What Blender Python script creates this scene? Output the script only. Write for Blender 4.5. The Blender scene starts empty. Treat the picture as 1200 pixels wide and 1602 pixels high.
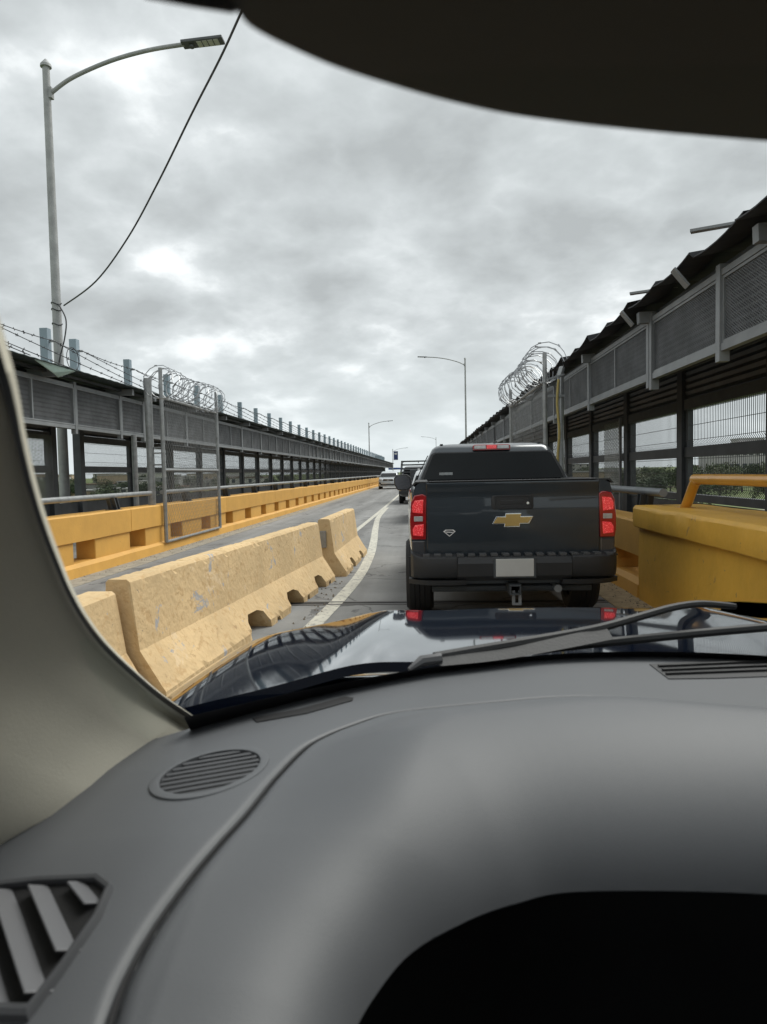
import bpy, bmesh, math, random
import numpy as np
from mathutils import Vector, Matrix, noise
random.seed(7)
rnd = random.uniform
sc = bpy.context.scene
COL = sc.collection
PI = math.pi

# ------------------------------------------------------------------ camera
EYE = Vector((0, 0, 1.47))
FPX = 1110.0
cam_d = bpy.data.cameras.new('camera')
cam = bpy.data.objects.new('camera', cam_d)
COL.objects.link(cam)
YAW, PITCH, ROLL = math.atan(65/FPX), math.atan(61/FPX), -0.02
cam.matrix_world = Matrix.Translation(EYE) @ Matrix.Rotation(YAW, 4, 'Z') @ Matrix.Rotation(PI/2-PITCH, 4, 'X') @ Matrix.Rotation(ROLL, 4, 'Z')
cam_d.sensor_fit = 'VERTICAL'
cam_d.sensor_height = 36
cam_d.sensor_width = 36
cam_d.lens = 36*FPX/1602
cam_d.clip_start = 0.02
cam_d.clip_end = 6000
cam_d.dof.use_dof = True
cam_d.dof.focus_distance = 9.0
cam_d.dof.aperture_fstop = 8.0
sc.camera = cam
sc.view_settings.view_transform = 'Standard'
sc.view_settings.look = 'None'
sc.view_settings.gamma = 1
sc.view_settings.use_curve_mapping = False
sc.view_settings.exposure = 1.0
sc.cycles.max_bounces = 8
sc.cycles.transparent_max_bounces = 24
sc.cycles.use_denoising = True

# ------------------------------------------------------------------ world: overcast sky
w = bpy.data.worlds.new("World")
sc.world = w
w.use_nodes = True
nt = w.node_tree
nt.nodes.clear()
def N(t, **kw):
    n = nt.nodes.new(t)
    for k, v in kw.items():
        if k in n.inputs: n.inputs[k].default_value = v
        else: setattr(n, k, v)
    return n
L = lambda a, b: nt.links.new(a, b)
SUN_EL, SUN_ROT = math.radians(52), math.radians(48)
sky = N('ShaderNodeTexSky')
sky.sky_type = 'NISHITA'
sky.sun_disc = False
sky.sun_elevation = SUN_EL
sky.sun_rotation = SUN_ROT
tc = N('ShaderNodeTexCoord')
sep = N('ShaderNodeSeparateXYZ'); L(tc.outputs['Generated'], sep.inputs[0])
zc = N('ShaderNodeMath', operation='MAXIMUM'); L(sep.outputs['Z'], zc.inputs[0]); zc.inputs[1].default_value = 0.0
za = N('ShaderNodeMath', operation='ADD'); L(zc.outputs[0], za.inputs[0]); za.inputs[1].default_value = 0.34
dx = N('ShaderNodeMath', operation='DIVIDE'); L(sep.outputs['X'], dx.inputs[0]); L(za.outputs[0], dx.inputs[1])
dy = N('ShaderNodeMath', operation='DIVIDE'); L(sep.outputs['Y'], dy.inputs[0]); L(za.outputs[0], dy.inputs[1])
cmb = N('ShaderNodeCombineXYZ'); L(dx.outputs[0], cmb.inputs[0]); L(dy.outputs[0], cmb.inputs[1]); cmb.inputs[2].default_value = 5.2
n1 = N('ShaderNodeTexNoise', Scale=2.9, Detail=8.0, Roughness=0.52, Distortion=0.1); L(cmb.outputs[0], n1.inputs['Vector'])
n2 = N('ShaderNodeTexNoise', Scale=1.1, Detail=3.0, Roughness=0.5); L(cmb.outputs[0], n2.inputs['Vector'])
n3 = N('ShaderNodeTexNoise', Scale=5.5, Detail=6.0, Roughness=0.5, Distortion=0.12); L(cmb.outputs[0], n3.inputs['Vector'])
bl_ = N('ShaderNodeMath', operation='MULTIPLY_ADD'); L(n3.outputs['Fac'], bl_.inputs[0]); bl_.inputs[1].default_value = 2; bl_.inputs[2].default_value = -1
ba = N('ShaderNodeMath', operation='ABSOLUTE'); L(bl_.outputs[0], ba.inputs[0])
bm0 = N('ShaderNodeMath', operation='MULTIPLY_ADD'); L(ba.outputs[0], bm0.inputs[0]); bm0.inputs[1].default_value = -.27; bm0.inputs[2].default_value = .045
bs = N('ShaderNodeMath', operation='ADD'); L(bm0.outputs[0], bs.inputs[0]); L(n1.outputs['Fac'], bs.inputs[1])
mx = N('ShaderNodeMix'); mx.data_type = 'FLOAT'; mx.inputs[0].default_value = 0.36
L(bs.outputs[0], mx.inputs[2]); L(n2.outputs['Fac'], mx.inputs[3])
ramp = N('ShaderNodeValToRGB')
cr = ramp.color_ramp
cr.elements[0].position = 0.37; cr.elements[0].color = (.32, .335, .345, 1)
cr.elements[1].position = 0.61; cr.elements[1].color = (.72, .735, .75, 1)
e = cr.elements.new(0.48); e.color = (.415, .435, .448, 1)
e = cr.elements.new(0.54); e.color = (.495, .515, .53, 1)
L(mx.outputs[0], ramp.inputs[0])
# towards the horizon the layer closes into an even pale grey
hz = N('ShaderNodeMapRange'); L(sep.outputs['Z'], hz.inputs['Value'])
hz.inputs['From Min'].default_value = 0.0; hz.inputs['From Max'].default_value = 0.20
mh = N('ShaderNodeMix'); mh.data_type = 'RGBA'
L(hz.outputs[0], mh.inputs[0]); mh.inputs[6].default_value = (.50, .535, .55, 1); L(ramp.outputs[0], mh.inputs[7])
# a few thin spots where blue shows
gp = N('ShaderNodeMapRange'); L(n1.outputs['Fac'], gp.inputs['Value'])
gp.inputs['From Min'].default_value = 0.75; gp.inputs['From Max'].default_value = 0.82
sks = N('ShaderNodeVectorMath', operation='SCALE'); L(sky.outputs[0], sks.inputs[0]); sks.inputs['Scale'].default_value = 0.08
mb = N('ShaderNodeMix'); mb.data_type = 'RGBA'
L(gp.outputs[0], mb.inputs[0]); L(mh.outputs[2], mb.inputs[6]); L(sks.outputs[0], mb.inputs[7])
bg = N('ShaderNodeBackground'); L(mb.outputs[2], bg.inputs['Color']); bg.inputs['Strength'].default_value = 0.80
wo = N('ShaderNodeOutputWorld'); L(bg.outputs[0], wo.inputs['Surface'])

sd = bpy.data.lights.new('sun', 'SUN')
sd.energy = 1.5
sd.angle = math.radians(38)
sd.color = (1, .97, .92)
sun = bpy.data.objects.new('sun', sd)
COL.objects.link(sun)
sdir = Vector((math.sin(SUN_ROT)*math.cos(SUN_EL), math.cos(SUN_ROT)*math.cos(SUN_EL), math.sin(SUN_EL)))
sun.rotation_euler = sdir.to_track_quat('Z', 'Y').to_euler()

# ------------------------------------------------------------------ materials
MATS = {}
def mat(name, col, rough=.6, metal=0, var=.12, vscale=3.0, bump=0.0, bscale=60.0, col2=None, spots=None, coat=0, emit=None, spec=.5, streak=False, ovar=0):
    """col varied by noise; spots=(colour, threshold, scale) worn patches."""
    if name in MATS: return MATS[name]
    m = bpy.data.materials.new(name); m.use_nodes = True
    t = m.node_tree; b = t.nodes['Principled BSDF']
    b.inputs['Roughness'].default_value = rough
    b.inputs['Metallic'].default_value = metal
    b.inputs['Coat Weight'].default_value = coat
    b.inputs['Coat Roughness'].default_value = .03
    b.inputs['Specular IOR Level'].default_value = spec
    co = t.nodes.new('ShaderNodeTexCoord')
    vec = co.outputs['Object']
    if streak:
        mp = t.nodes.new('ShaderNodeMapping'); mp.inputs['Scale'].default_value = (1, 1, .12)
        t.links.new(vec, mp.inputs[0]); vecs = mp.outputs[0]
    else: vecs = vec
    n = t.nodes.new('ShaderNodeTexNoise'); n.inputs['Scale'].default_value = vscale; n.inputs['Detail'].default_value = 6
    n.inputs['Roughness'].default_value = .65
    t.links.new(vecs, n.inputs['Vector'])
    r = t.nodes.new('ShaderNodeMapRange'); r.inputs['From Min'].default_value = .32; r.inputs['From Max'].default_value = .68
    t.links.new(n.outputs['Fac'], r.inputs['Value'])
    mi = t.nodes.new('ShaderNodeMix'); mi.data_type = 'RGBA'
    c2 = col2 or tuple(c*(1-var*2) for c in col)
    mi.inputs[6].default_value = (*c2, 1); mi.inputs[7].default_value = (*[min(1, c*(1+var*.4)) for c in col], 1)
    t.links.new(r.outputs[0], mi.inputs[0])
    out = mi.outputs[2]
    if spots:
        for (sc_, th, ss) in (spots if isinstance(spots, list) else [spots]):
            s = t.nodes.new('ShaderNodeTexNoise'); s.inputs['Scale'].default_value = ss; s.inputs['Detail'].default_value = 8
            s.inputs['Roughness'].default_value = .7; s.inputs['Distortion'].default_value = .6
            t.links.new(vec, s.inputs['Vector'])
            q = t.nodes.new('ShaderNodeMapRange'); q.inputs['From Min'].default_value = th; q.inputs['From Max'].default_value = th+.018
            t.links.new(s.outputs['Fac'], q.inputs['Value'])
            m2 = t.nodes.new('ShaderNodeMix'); m2.data_type = 'RGBA'
            t.links.new(q.outputs[0], m2.inputs[0]); t.links.new(out, m2.inputs[6]); m2.inputs[7].default_value = (*sc_, 1)
            out = m2.outputs[2]
    if ovar:
        oi = t.nodes.new('ShaderNodeObjectInfo'); orr = t.nodes.new('ShaderNodeMapRange'); orr.inputs['To Min'].default_value = 1-ovar; orr.inputs['To Max'].default_value = 1+ovar
        t.links.new(oi.outputs['Random'], orr.inputs['Value'])
        ml = t.nodes.new('ShaderNodeVectorMath'); ml.operation = 'SCALE'; t.links.new(out, ml.inputs[0]); t.links.new(orr.outputs[0], ml.inputs['Scale']); out = ml.outputs[0]
    t.links.new(out, b.inputs['Base Color'])
    if bump:
        bn = t.nodes.new('ShaderNodeTexNoise'); bn.inputs['Scale'].default_value = bscale; bn.inputs['Detail'].default_value = 5
        t.links.new(vec, bn.inputs['Vector'])
        bp = t.nodes.new('ShaderNodeBump'); bp.inputs['Strength'].default_value = bump; bp.inputs['Distance'].default_value = .01
        t.links.new(bn.outputs['Fac'], bp.inputs['Height']); t.links.new(bp.outputs[0], b.inputs['Normal'])
    if emit:
        b.inputs['Emission Color'].default_value = (*emit[0], 1); b.inputs['Emission Strength'].default_value = emit[1]
    MATS[name] = m
    return m

ASPH = mat('asphalt', (.245, .245, .24), .92, var=.10, vscale=1.1, bump=.6, bscale=180, spots=[((.125, .125, .125), .60, 1.3), ((.24, .235, .225), .70, 38)])
def crack_asphalt(m):
    t = m.node_tree; b = t.nodes['Principled BSDF']; src = b.inputs['Base Color'].links[0].from_socket
    co = t.nodes.new('ShaderNodeTexCoord')
    mp = t.nodes.new('ShaderNodeMapping'); mp.inputs['Scale'].default_value = (1.5, .06, 1); t.links.new(co.outputs['Object'], mp.inputs[0])
    n = t.nodes.new('ShaderNodeTexNoise'); n.inputs['Scale'].default_value = 1.0; n.inputs['Detail'].default_value = 5; t.links.new(mp.outputs[0], n.inputs['Vector'])
    r = t.nodes.new('ShaderNodeMapRange'); r.inputs['From Min'].default_value = .35; r.inputs['From Max'].default_value = .65; r.inputs['To Min'].default_value = .72; r.inputs['To Max'].default_value = 1.18
    t.links.new(n.outputs['Fac'], r.inputs['Value'])
    ml = t.nodes.new('ShaderNodeVectorMath'); ml.operation = 'SCALE'; t.links.new(src, ml.inputs[0]); t.links.new(r.outputs[0], ml.inputs['Scale'])
    dn = t.nodes.new('ShaderNodeTexNoise'); dn.inputs['Scale'].default_value = 2.5; dn.inputs['Detail'].default_value = 5; t.links.new(co.outputs['Object'], dn.inputs['Vector'])
    ad = t.nodes.new('ShaderNodeMix'); ad.data_type = 'VECTOR'; ad.inputs[0].default_value = .25; t.links.new(co.outputs['Object'], ad.inputs[4]); t.links.new(dn.outputs['Color'], ad.inputs[5])
    v = t.nodes.new('ShaderNodeTexVoronoi'); v.feature = 'DISTANCE_TO_EDGE'; v.inputs['Scale'].default_value = .55; t.links.new(ad.outputs[1], v.inputs['Vector'])
    q = t.nodes.new('ShaderNodeMapRange'); q.inputs['From Min'].default_value = .002; q.inputs['From Max'].default_value = .008; q.inputs['To Min'].default_value = .55; q.inputs['To Max'].default_value = 1; t.links.new(v.outputs['Distance'], q.inputs['Value'])
    m2 = t.nodes.new('ShaderNodeVectorMath'); m2.operation = 'SCALE'; t.links.new(ml.outputs[0], m2.inputs[0]); t.links.new(q.outputs[0], m2.inputs['Scale'])
    t.links.new(m2.outputs[0], b.inputs['Base Color'])
crack_asphalt(ASPH)
CONC = mat('concrete', (.30, .29, .27), .9, var=.14, vscale=2.5, bump=.3, bscale=60, spots=((.16, .155, .15), .64, 5))
GUTT = mat('gutter_concrete', (.34, .31, .25), .9, var=.2, vscale=6, bump=.3, spots=((.2, .19, .17), .6, 9))
SANDY = mat('sandy_dirt', (.40, .31, .19), .95, var=.2, vscale=9, bump=.6, bscale=80, spots=((.16, .13, .10), .63, 22))
YEL = mat('yellow_paint', ovar=.05, col=(.66, .36, .075), rough=.62, var=.07, vscale=1.6, bump=.25, bscale=22, spots=[((.45, .25, .07), .665, 14), ((.24, .19, .13), .72, 7)])
YELR = mat('yellow_paint_wall', (.76, .43, .06), .55, var=.11, vscale=1.2, bump=.4, bscale=12, spots=[((.42, .25, .08), .63, 5), ((.30, .22, .13), .69, 16)])
YELB = mat('faded_yellow_barrier', (.69, .50, .27), .88, var=.10, vscale=1.6, bump=1.0, bscale=20, spots=[((.70, .53, .32), .61, 2.4), ((.56, .38, .19), .56, 12), ((.46, .31, .16), .63, 7), ((.40, .39, .39), .612, 3.1), ((.24, .19, .14), .66, 19)])
LINE = mat('road_line_paint', (.60, .58, .50), .8, var=.12, vscale=4, spots=[((.30, .29, .27), .55, 14)])
STEEL = mat(name='grey_painted_steel', ovar=.12, col=(.24, .255, .265), rough=.5, metal=.1, var=.12, vscale=3, spots=((.10, .09, .085), .70, 9))
DSTEEL = mat(name='dark_painted_steel', ovar=.12, col=(.060, .068, .075), rough=.55, metal=.1, var=.2, vscale=3)
SLAT = mat(name='louvre_steel', ovar=.12, col=(.27, .28, .29), rough=.55, metal=.1, var=.25, vscale=2.5)
SCRN = mat(name='expanded_metal', ovar=.12, col=(.20, .21, .22), rough=.5, metal=.2, var=.2, vscale=3)
ROOF = mat('green_roof_sheet', (.035, .055, .053), .5, .1, var=.2, vscale=2.0)
ROOFR = mat('black_roof_sheet', (.028, .030, .034), .6, .1, var=.25, vscale=2.0)
BLUE = mat(name='blue_grey_post_paint', ovar=.12, col=(.27, .34, .39), rough=.5, metal=0, var=.08, vscale=3, spots=((.20, .24, .27), .68, 6))
GALV = mat('galvanised_steel', (.33, .34, .34), .45, .5, var=.16, vscale=8)
POLE = mat('pole_grey_paint', (.36, .365, .365), .55, .1, var=.14, vscale=4, spots=((.22, .16, .11), .70, 9))
WIRE = mat('dark_wire', (.05, .05, .055), .5, .4)
RAZOR = mat('razor_wire_steel', (.36, .37, .38), .35, .8)
RUBBER = mat('tyre_rubber', (.018, .018, .019), .8, bump=.2, bscale=90)
TPLAST = mat('trim_black_plastic', (.022, .023, .025), .55, bump=.2, bscale=160)
NAVY = mat('dark_blue_grey_car_paint', (.032, .042, .052), .30, .35, var=.10, vscale=1.5, coat=.8)
HOODM = mat('hood_dark_blue_paint', (.006, .010, .022), .045, .0, var=.05, coat=.6, vscale=1.5, spec=.75)
GLASSD = mat('dark_window_glass', (.006, .008, .009), .04, 0, var=.1, spec=.24)
CHROME = mat('chrome', (.72, .73, .75), .12, 1, var=.03)
GOLD = mat('gold_emblem', (.62, .43, .16), .3, .8, var=.05)
REDL = mat('red_lamp_lens', (.36, .016, .018), .12, 0, var=.1, coat=1)
REDB = mat('lit_brake_lamp', (.60, .04, .05), .25, 0, var=.1, spots=[((.95, .30, .30), .56, 75)], vscale=40, coat=1, emit=((1, .045, .05), .16))
CLEARL = mat('clear_lamp_lens', (.55, .55, .55), .15, .2, var=.15, vscale=30, coat=1)
WHITEC = mat('white_car_paint', (.66, .68, .69), .3, 0, var=.03, coat=.8)
SILVC = mat('silver_white_car_paint', (.52, .55, .56), .3, .25, var=.03, coat=.8)
GREYC = mat('dark_grey_car_paint', (.05, .052, .058), .35, .2, var=.05, coat=.8)
RIMM = mat('alloy_rim', (.35, .36, .37), .35, .8, var=.05)
DASH = mat('dashboard_grey_plastic', (.090, .095, .102), .54, 0, var=.03, vscale=5, bump=.11, bscale=900, spec=.6)
DASHB = mat('black_interior_plastic', (.012, .012, .013), .6, 0, var=.05)
VENTP = mat('vent_slat_plastic', (.13, .132, .14), .45, var=.04)
PILL = mat('beige_grey_pillar_trim', (.62, .595, .50), .75, 0, var=.03, vscale=4, bump=.1, bscale=500)
HEADL = mat('headliner_fabric', (.085, .088, .080), .95, 0, var=.05)
FRIT = mat('black_glass_band', (.006, .006, .007), .35)
WIPER = mat('wiper_black', (.020, .021, .023), .6, bump=.1, bscale=200)
GRASS = mat('meadow_ground', (.10, .16, .035), .95, var=.22, vscale=.05, col2=(.11, .115, .05), bump=.3, bscale=3, spots=[((.17, .15, .10), .62, .03)])
BARK = mat('bark', (.09, .07, .055), .9, var=.2, vscale=6)
WALLW = mat('house_wall_white', (.52, .51, .48), .85, var=.10, vscale=.6)
WALLT = mat('house_wall_tan', (.40, .32, .23), .85, var=.10, vscale=.6)
WALLG = mat('house_wall_grey', (.30, .30, .30), .85, var=.10, vscale=.6)
ROOFT = mat('house_roof', (.20, .14, .11), .85, var=.15, vscale=1)
ROOFW = mat('house_roof_pale', (.45, .45, .45), .7, var=.1, vscale=1)
HWIN = mat('house_window', (.05, .06, .07), .2)
CANB = mat('blue_canopy_sheet', (.04, .09, .30), .5, var=.1)
SIGNB = mat('banner_dark_blue', (.02, .04, .14), .6)
SIGNW = mat('banner_white', (.6, .6, .6), .6)
LED = mat('street_lamp_panel', (.55, .55, .50), .3, 0, var=.1, vscale=20)
LEAF = [mat('leaf_%s' % k, c, .75, 0, var=.28, vscale=.5) for k, c in (('dark', (.045, .075, .028)), ('mid', (.075, .115, .038)), ('olive', (.10, .115, .055)))]
def clear_glass():
    m = bpy.data.materials.new('windscreen_glass'); m.use_nodes = True
    t = m.node_tree; t.nodes.clear()
    a = t.nodes.new('ShaderNodeBsdfTransparent'); a.inputs[0].default_value = (.955, .975, .965, 1)
    o = t.nodes.new('ShaderNodeOutputMaterial'); t.links.new(a.outputs[0], o.inputs[0])
    return m
WGLASS = clear_glass()

# ------------------------------------------------------------------ mesh helpers
class MB:
    def __init__(s): s.v = []; s.f = []; s.mi = []; s.cur = 0
    def add(s, vs, fs):
        o = len(s.v); s.v += [tuple(v) for v in vs]
        for f in fs: s.f.append([i+o for i in f]); s.mi.append(s.cur)
        return s
    def box(s, x0, x1, y0, y1, z0, z1):
        s.add([(x0,y0,z0),(x1,y0,z0),(x1,y1,z0),(x0,y1,z0),(x0,y0,z1),(x1,y0,z1),(x1,y1,z1),(x0,y1,z1)],
              [(0,3,2,1),(4,5,6,7),(0,1,5,4),(1,2,6,5),(2,3,7,6),(3,0,4,7)]); return s
    def bar(s, p, q, w, h=None, up=(0,0,1)):
        p, q = Vector(p), Vector(q); h = h or w
        d = (q-p).normalized(); u = Vector(up)
        if abs(d.dot(u)) > .98: u = Vector((1,0,0))
        a = d.cross(u).normalized()*w/2; b = a.cross(d).normalized()*h/2
        vs = [c+sx*a+sy*b for c in (p, q) for sx, sy in ((-1,-1),(1,-1),(1,1),(-1,1))]
        s.add(vs, [(3,2,1,0),(4,5,6,7),(0,1,5,4),(1,2,6,5),(2,3,7,6),(3,0,4,7)]); return s
    def tube(s, pts, r, n=8, caps=True, radii=None):
        pts = [Vector(p) for p in pts]; o = len(s.v); prev = None
        for i, p in enumerate(pts):
            d = (pts[min(i+1, len(pts)-1)]-pts[max(i-1, 0)]).normalized()
            if prev is None:
                a = d.cross(Vector((0,0,1)))
                if a.length < .05: a = d.cross(Vector((1,0,0)))
            else: a = prev-d*prev.dot(d)
            a.normalize(); prev = a; b = d.cross(a)
            rr = radii[i] if radii else r
            for k in range(n):
                t = 2*PI*k/n; s.v.append(tuple(p+a*math.cos(t)*rr+b*math.sin(t)*rr))
        for i in range(len(pts)-1):
            for k in range(n):
                k2 = (k+1) % n
                s.f.append([o+i*n+k, o+i*n+k2, o+(i+1)*n+k2, o+(i+1)*n+k]); s.mi.append(s.cur)
        if caps:
            s.f.append([o+k for k in range(n)][::-1]); s.mi.append(s.cur)
            s.f.append([o+(len(pts)-1)*n+k for k in range(n)]); s.mi.append(s.cur)
        return s
    def prism(s, outline, axis, a0, a1):
        """outline: 2D points, extruded along axis 'x','y' or 'z' from a0 to a1."""
        def P(u, v, a): return (a, u, v) if axis == 'x' else (u, a, v) if axis == 'y' else (u, v, a)
        n = len(outline)
        s.add([P(u, v, a0) for u, v in outline]+[P(u, v, a1) for u, v in outline],
              [list(range(n))[::-1], list(range(n, 2*n))]+[(i, (i+1) % n, n+(i+1) % n, n+i) for i in range(n)]); return s
    def rings(s, rings, closed=True, caps=True):
        o = len(s.v); n = len(rings[0])
        for r in rings: s.v += [tuple(p) for p in r]
        for i in range(len(rings)-1):
            for k in range(n if closed else n-1):
                k2 = (k+1) % n
                s.f.append([o+i*n+k, o+i*n+k2, o+(i+1)*n+k2, o+(i+1)*n+k]); s.mi.append(s.cur)
        if caps and closed:
            s.f.append([o+k for k in range(n)][::-1]); s.mi.append(s.cur)
            s.f.append([o+(len(rings)-1)*n+k for k in range(n)]); s.mi.append(s.cur)
        return s
    def mesh(s, name, mats, smooth=False, fix=True):
        me = bpy.data.meshes.new(name); me.from_pydata(s.v, [], s.f)
        for m in (mats if isinstance(mats, (list, tuple)) else [mats]): me.materials.append(m)
        if any(s.mi): me.polygons.foreach_set('material_index', s.mi)
        if fix and len(s.f) < 20000:
            bm = bmesh.new(); bm.from_mesh(me); bmesh.ops.recalc_face_normals(bm, faces=bm.faces); bm.to_mesh(me); bm.free()
        if smooth:
            me.polygons.foreach_set('use_smooth', [True]*len(me.polygons))
            me.set_sharp_from_angle(angle=math.radians(smooth if smooth is not True else 35))
        me.update(); return me
    def build(s, name, mats, parent=None, smooth=False, bevel=0, loc=None, seg=2, **kw):
        return ob(name, s.mesh(name, mats, smooth), parent, loc, bevel=bevel, seg=seg, **kw)

def ob(name, data, parent=None, loc=None, rot=None, kind=None, label=None, cat=None, group=None, bevel=0, seg=2):
    o = bpy.data.objects.new(name, data); COL.objects.link(o)
    if parent is not None: o.parent = parent
    if loc is not None: o.location = loc
    if rot is not None: o.rotation_euler = rot
    if kind: o['kind'] = kind
    if label: o['label'] = label
    if cat: o['category'] = cat
    if group: o['group'] = group
    if bevel:
        b = o.modifiers.new('bevel', 'BEVEL'); b.width = bevel; b.segments = seg; b.limit_method = 'ANGLE'; b.angle_limit = math.radians(35)
        b.harden_normals = False
    return o
def thing(name, label, cat, loc=(0,0,0), rz=0, group=None):
    return ob(name, None, loc=loc, rot=(0,0,rz), label=label, cat=cat, group=group)
def boolean_cut(o, cutters):
    """cut the given MB shapes out of o's mesh and keep the result as plain mesh."""
    tmp = []
    for c in cutters:
        co = ob('cutter', c.mesh('cutter', [])); tmp.append(co)
        m = o.modifiers.new('cut', 'BOOLEAN'); m.object = co; m.solver = 'EXACT'; m.operation = 'DIFFERENCE'
    bpy.context.view_layer.update()
    dg = bpy.context.evaluated_depsgraph_get()
    me = bpy.data.meshes.new_from_object(o.evaluated_get(dg))
    me.name = o.data.name
    for m in list(o.modifiers):
        if m.type == 'BOOLEAN': o.modifiers.remove(m)
    o.data = me
    for c in tmp: bpy.data.objects.remove(c)
    return o
def ray(px, py):
    """direction (x/y, z/y) in which the photograph shows a point; used to take measurements from it."""
    a, b = px-600, -(py-801)
    c, s = math.cos(.02), math.sin(-.02)
    a, b = a*c-b*s, a*s+b*c
    y1 = FPX*math.cos(PITCH)+b*math.sin(PITCH); z1 = -FPX*math.sin(PITCH)+b*math.cos(PITCH)
    X = a*math.cos(YAW)-y1*math.sin(YAW); Y = a*math.sin(YAW)+y1*math.cos(YAW)
    return X/Y, z1/Y
def at_z(px, py, z):
    a, b = ray(px, py); Y = (z-EYE.z)/b
    return Vector((a*Y, Y, z))
def at_y(px, py, Y):
    a, b = ray(px, py); return Vector((a*Y, Y, EYE.z+b*Y))
def smooth_curve(pts, per=8):
    """Catmull-Rom through pts"""
    P = [Vector(p) for p in pts]; out = []
    for i in range(len(P)-1):
        a, b, c, d = P[max(i-1,0)], P[i], P[i+1], P[min(i+2,len(P)-1)]
        for k in range(per):
            t = k/per
            out.append(.5*((2*b)+(c-a)*t+(2*a-5*b+4*c-d)*t*t+(3*b-a-3*c+d)*t**3))
    out.append(P[-1]); return out

# ------------------------------------------------------------------ ground and terrain
def terrain_z(x, y):
    d = math.hypot(x, y-20)
    z = -7.2+max(0, d-70)*.0155
    z = min(z, .2+(d-550)*.004 if d > 550 else 9)
    z += 1.3*noise.noise(Vector((x*.008, y*.008, 1)))*min(1, d/150)
    return min(z, 2.0)
m = MB(); NX, NY = 90, 90
def gx(i): t = i/NX*2-1; return (abs(t)**1.8)*(1 if t > 0 else -1)*2600
def gy(j): t = j/NY; return -120+(t**1.8)*3200
m.add([(gx(i), gy(j), terrain_z(gx(i), gy(j))) for j in range(NY+1) for i in range(NX+1)],
      [(j*(NX+1)+i, j*(NX+1)+i+1, (j+1)*(NX+1)+i+1, (j+1)*(NX+1)+i) for j in range(NY) for i in range(NX)])
m.build('terrain', GRASS, kind='structure', smooth=60)
m = MB().box(-300, 300, 95, 125, -6.3, -6.05)   # river bank track seen through the mesh
m.build('river_flat', mat('pale_track', (.30, .28, .22), .9, var=.2, vscale=.3), kind='structure')

# ------------------------------------------------------------------ bridge deck
XL, XR = -5.2, 2.42          # faces of the parapets
DY0, DY1 = -8, 420
MB().box(XL-.0, XR+.0, DY0, DY1, -.35, 0).build('road', ASPH, kind='structure')
MB().box(-9.0, XL, DY0, 152, -.6, -.02).build('bridge_walkway_slab', CONC, kind='structure')
MB().box(XR, 4.6, DY0, 152, -.6, -.02).build('bridge_walkway_slab', CONC, kind='structure')
MB().box(XL+.001, XL+.42, DY0, 300, 0, .008).build('gutter', GUTT, kind='structure')
MB().box(XR-.42, XR-.001, DY0, 300, 0, .008).build('gutter', SANDY, kind='structure')
# expansion joint: two steel lips and a dark gap
m = MB().box(XL+.43, XR-.43, 7.84, 7.90, .0, .007).box(XL+.43, XR-.43, 7.99, 8.05, .0, .007)
m.build('expansion_joint', mat('joint_steel', (.12, .115, .11), .6, .3), kind='structure')
MB().box(XL+.43, XR-.43, 7.905, 7.985, 0, .003).build('joint_gap', mat('joint_gap_rubber', (.02, .02, .02), .9), kind='structure')
def ribbon(pts, w, name):
    c = smooth_curve([(x, y, .005) for x, y in pts], 8); vs = []; fs = []
    for i, p in enumerate(c):
        d = (c[min(i+1, len(c)-1)]-c[max(i-1, 0)]).normalized(); a = Vector((d.y, -d.x, 0))*w/2
        j = rnd(-.006, .006)
        vs += [p-a*(1+j*3), p+a*(1-j*3)]
    for i in range(len(c)-1): fs.append((2*i, 2*i+1, 2*i+3, 2*i+2))
    MB().add(vs, fs).build(name, LINE, kind='structure')
ribbon([(-2.2, -8), (-1.86, 8), (-1.78, 18.2), (-1.72, 30), (-1.70, 60), (-1.7, 120), (-1.7, 300)], .13, 'centre_line')
ribbon([(-1.25, 3.0), (-1.14, 6.0), (-1.08, 7.1), (-1.0, 8.6), (-.96, 9.96), (-.97, 11.6), (-1.06, 14.2), (-1.36, 19.5), (-1.56, 24), (-1.6, 30)], .16, 'guide_line')

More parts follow.
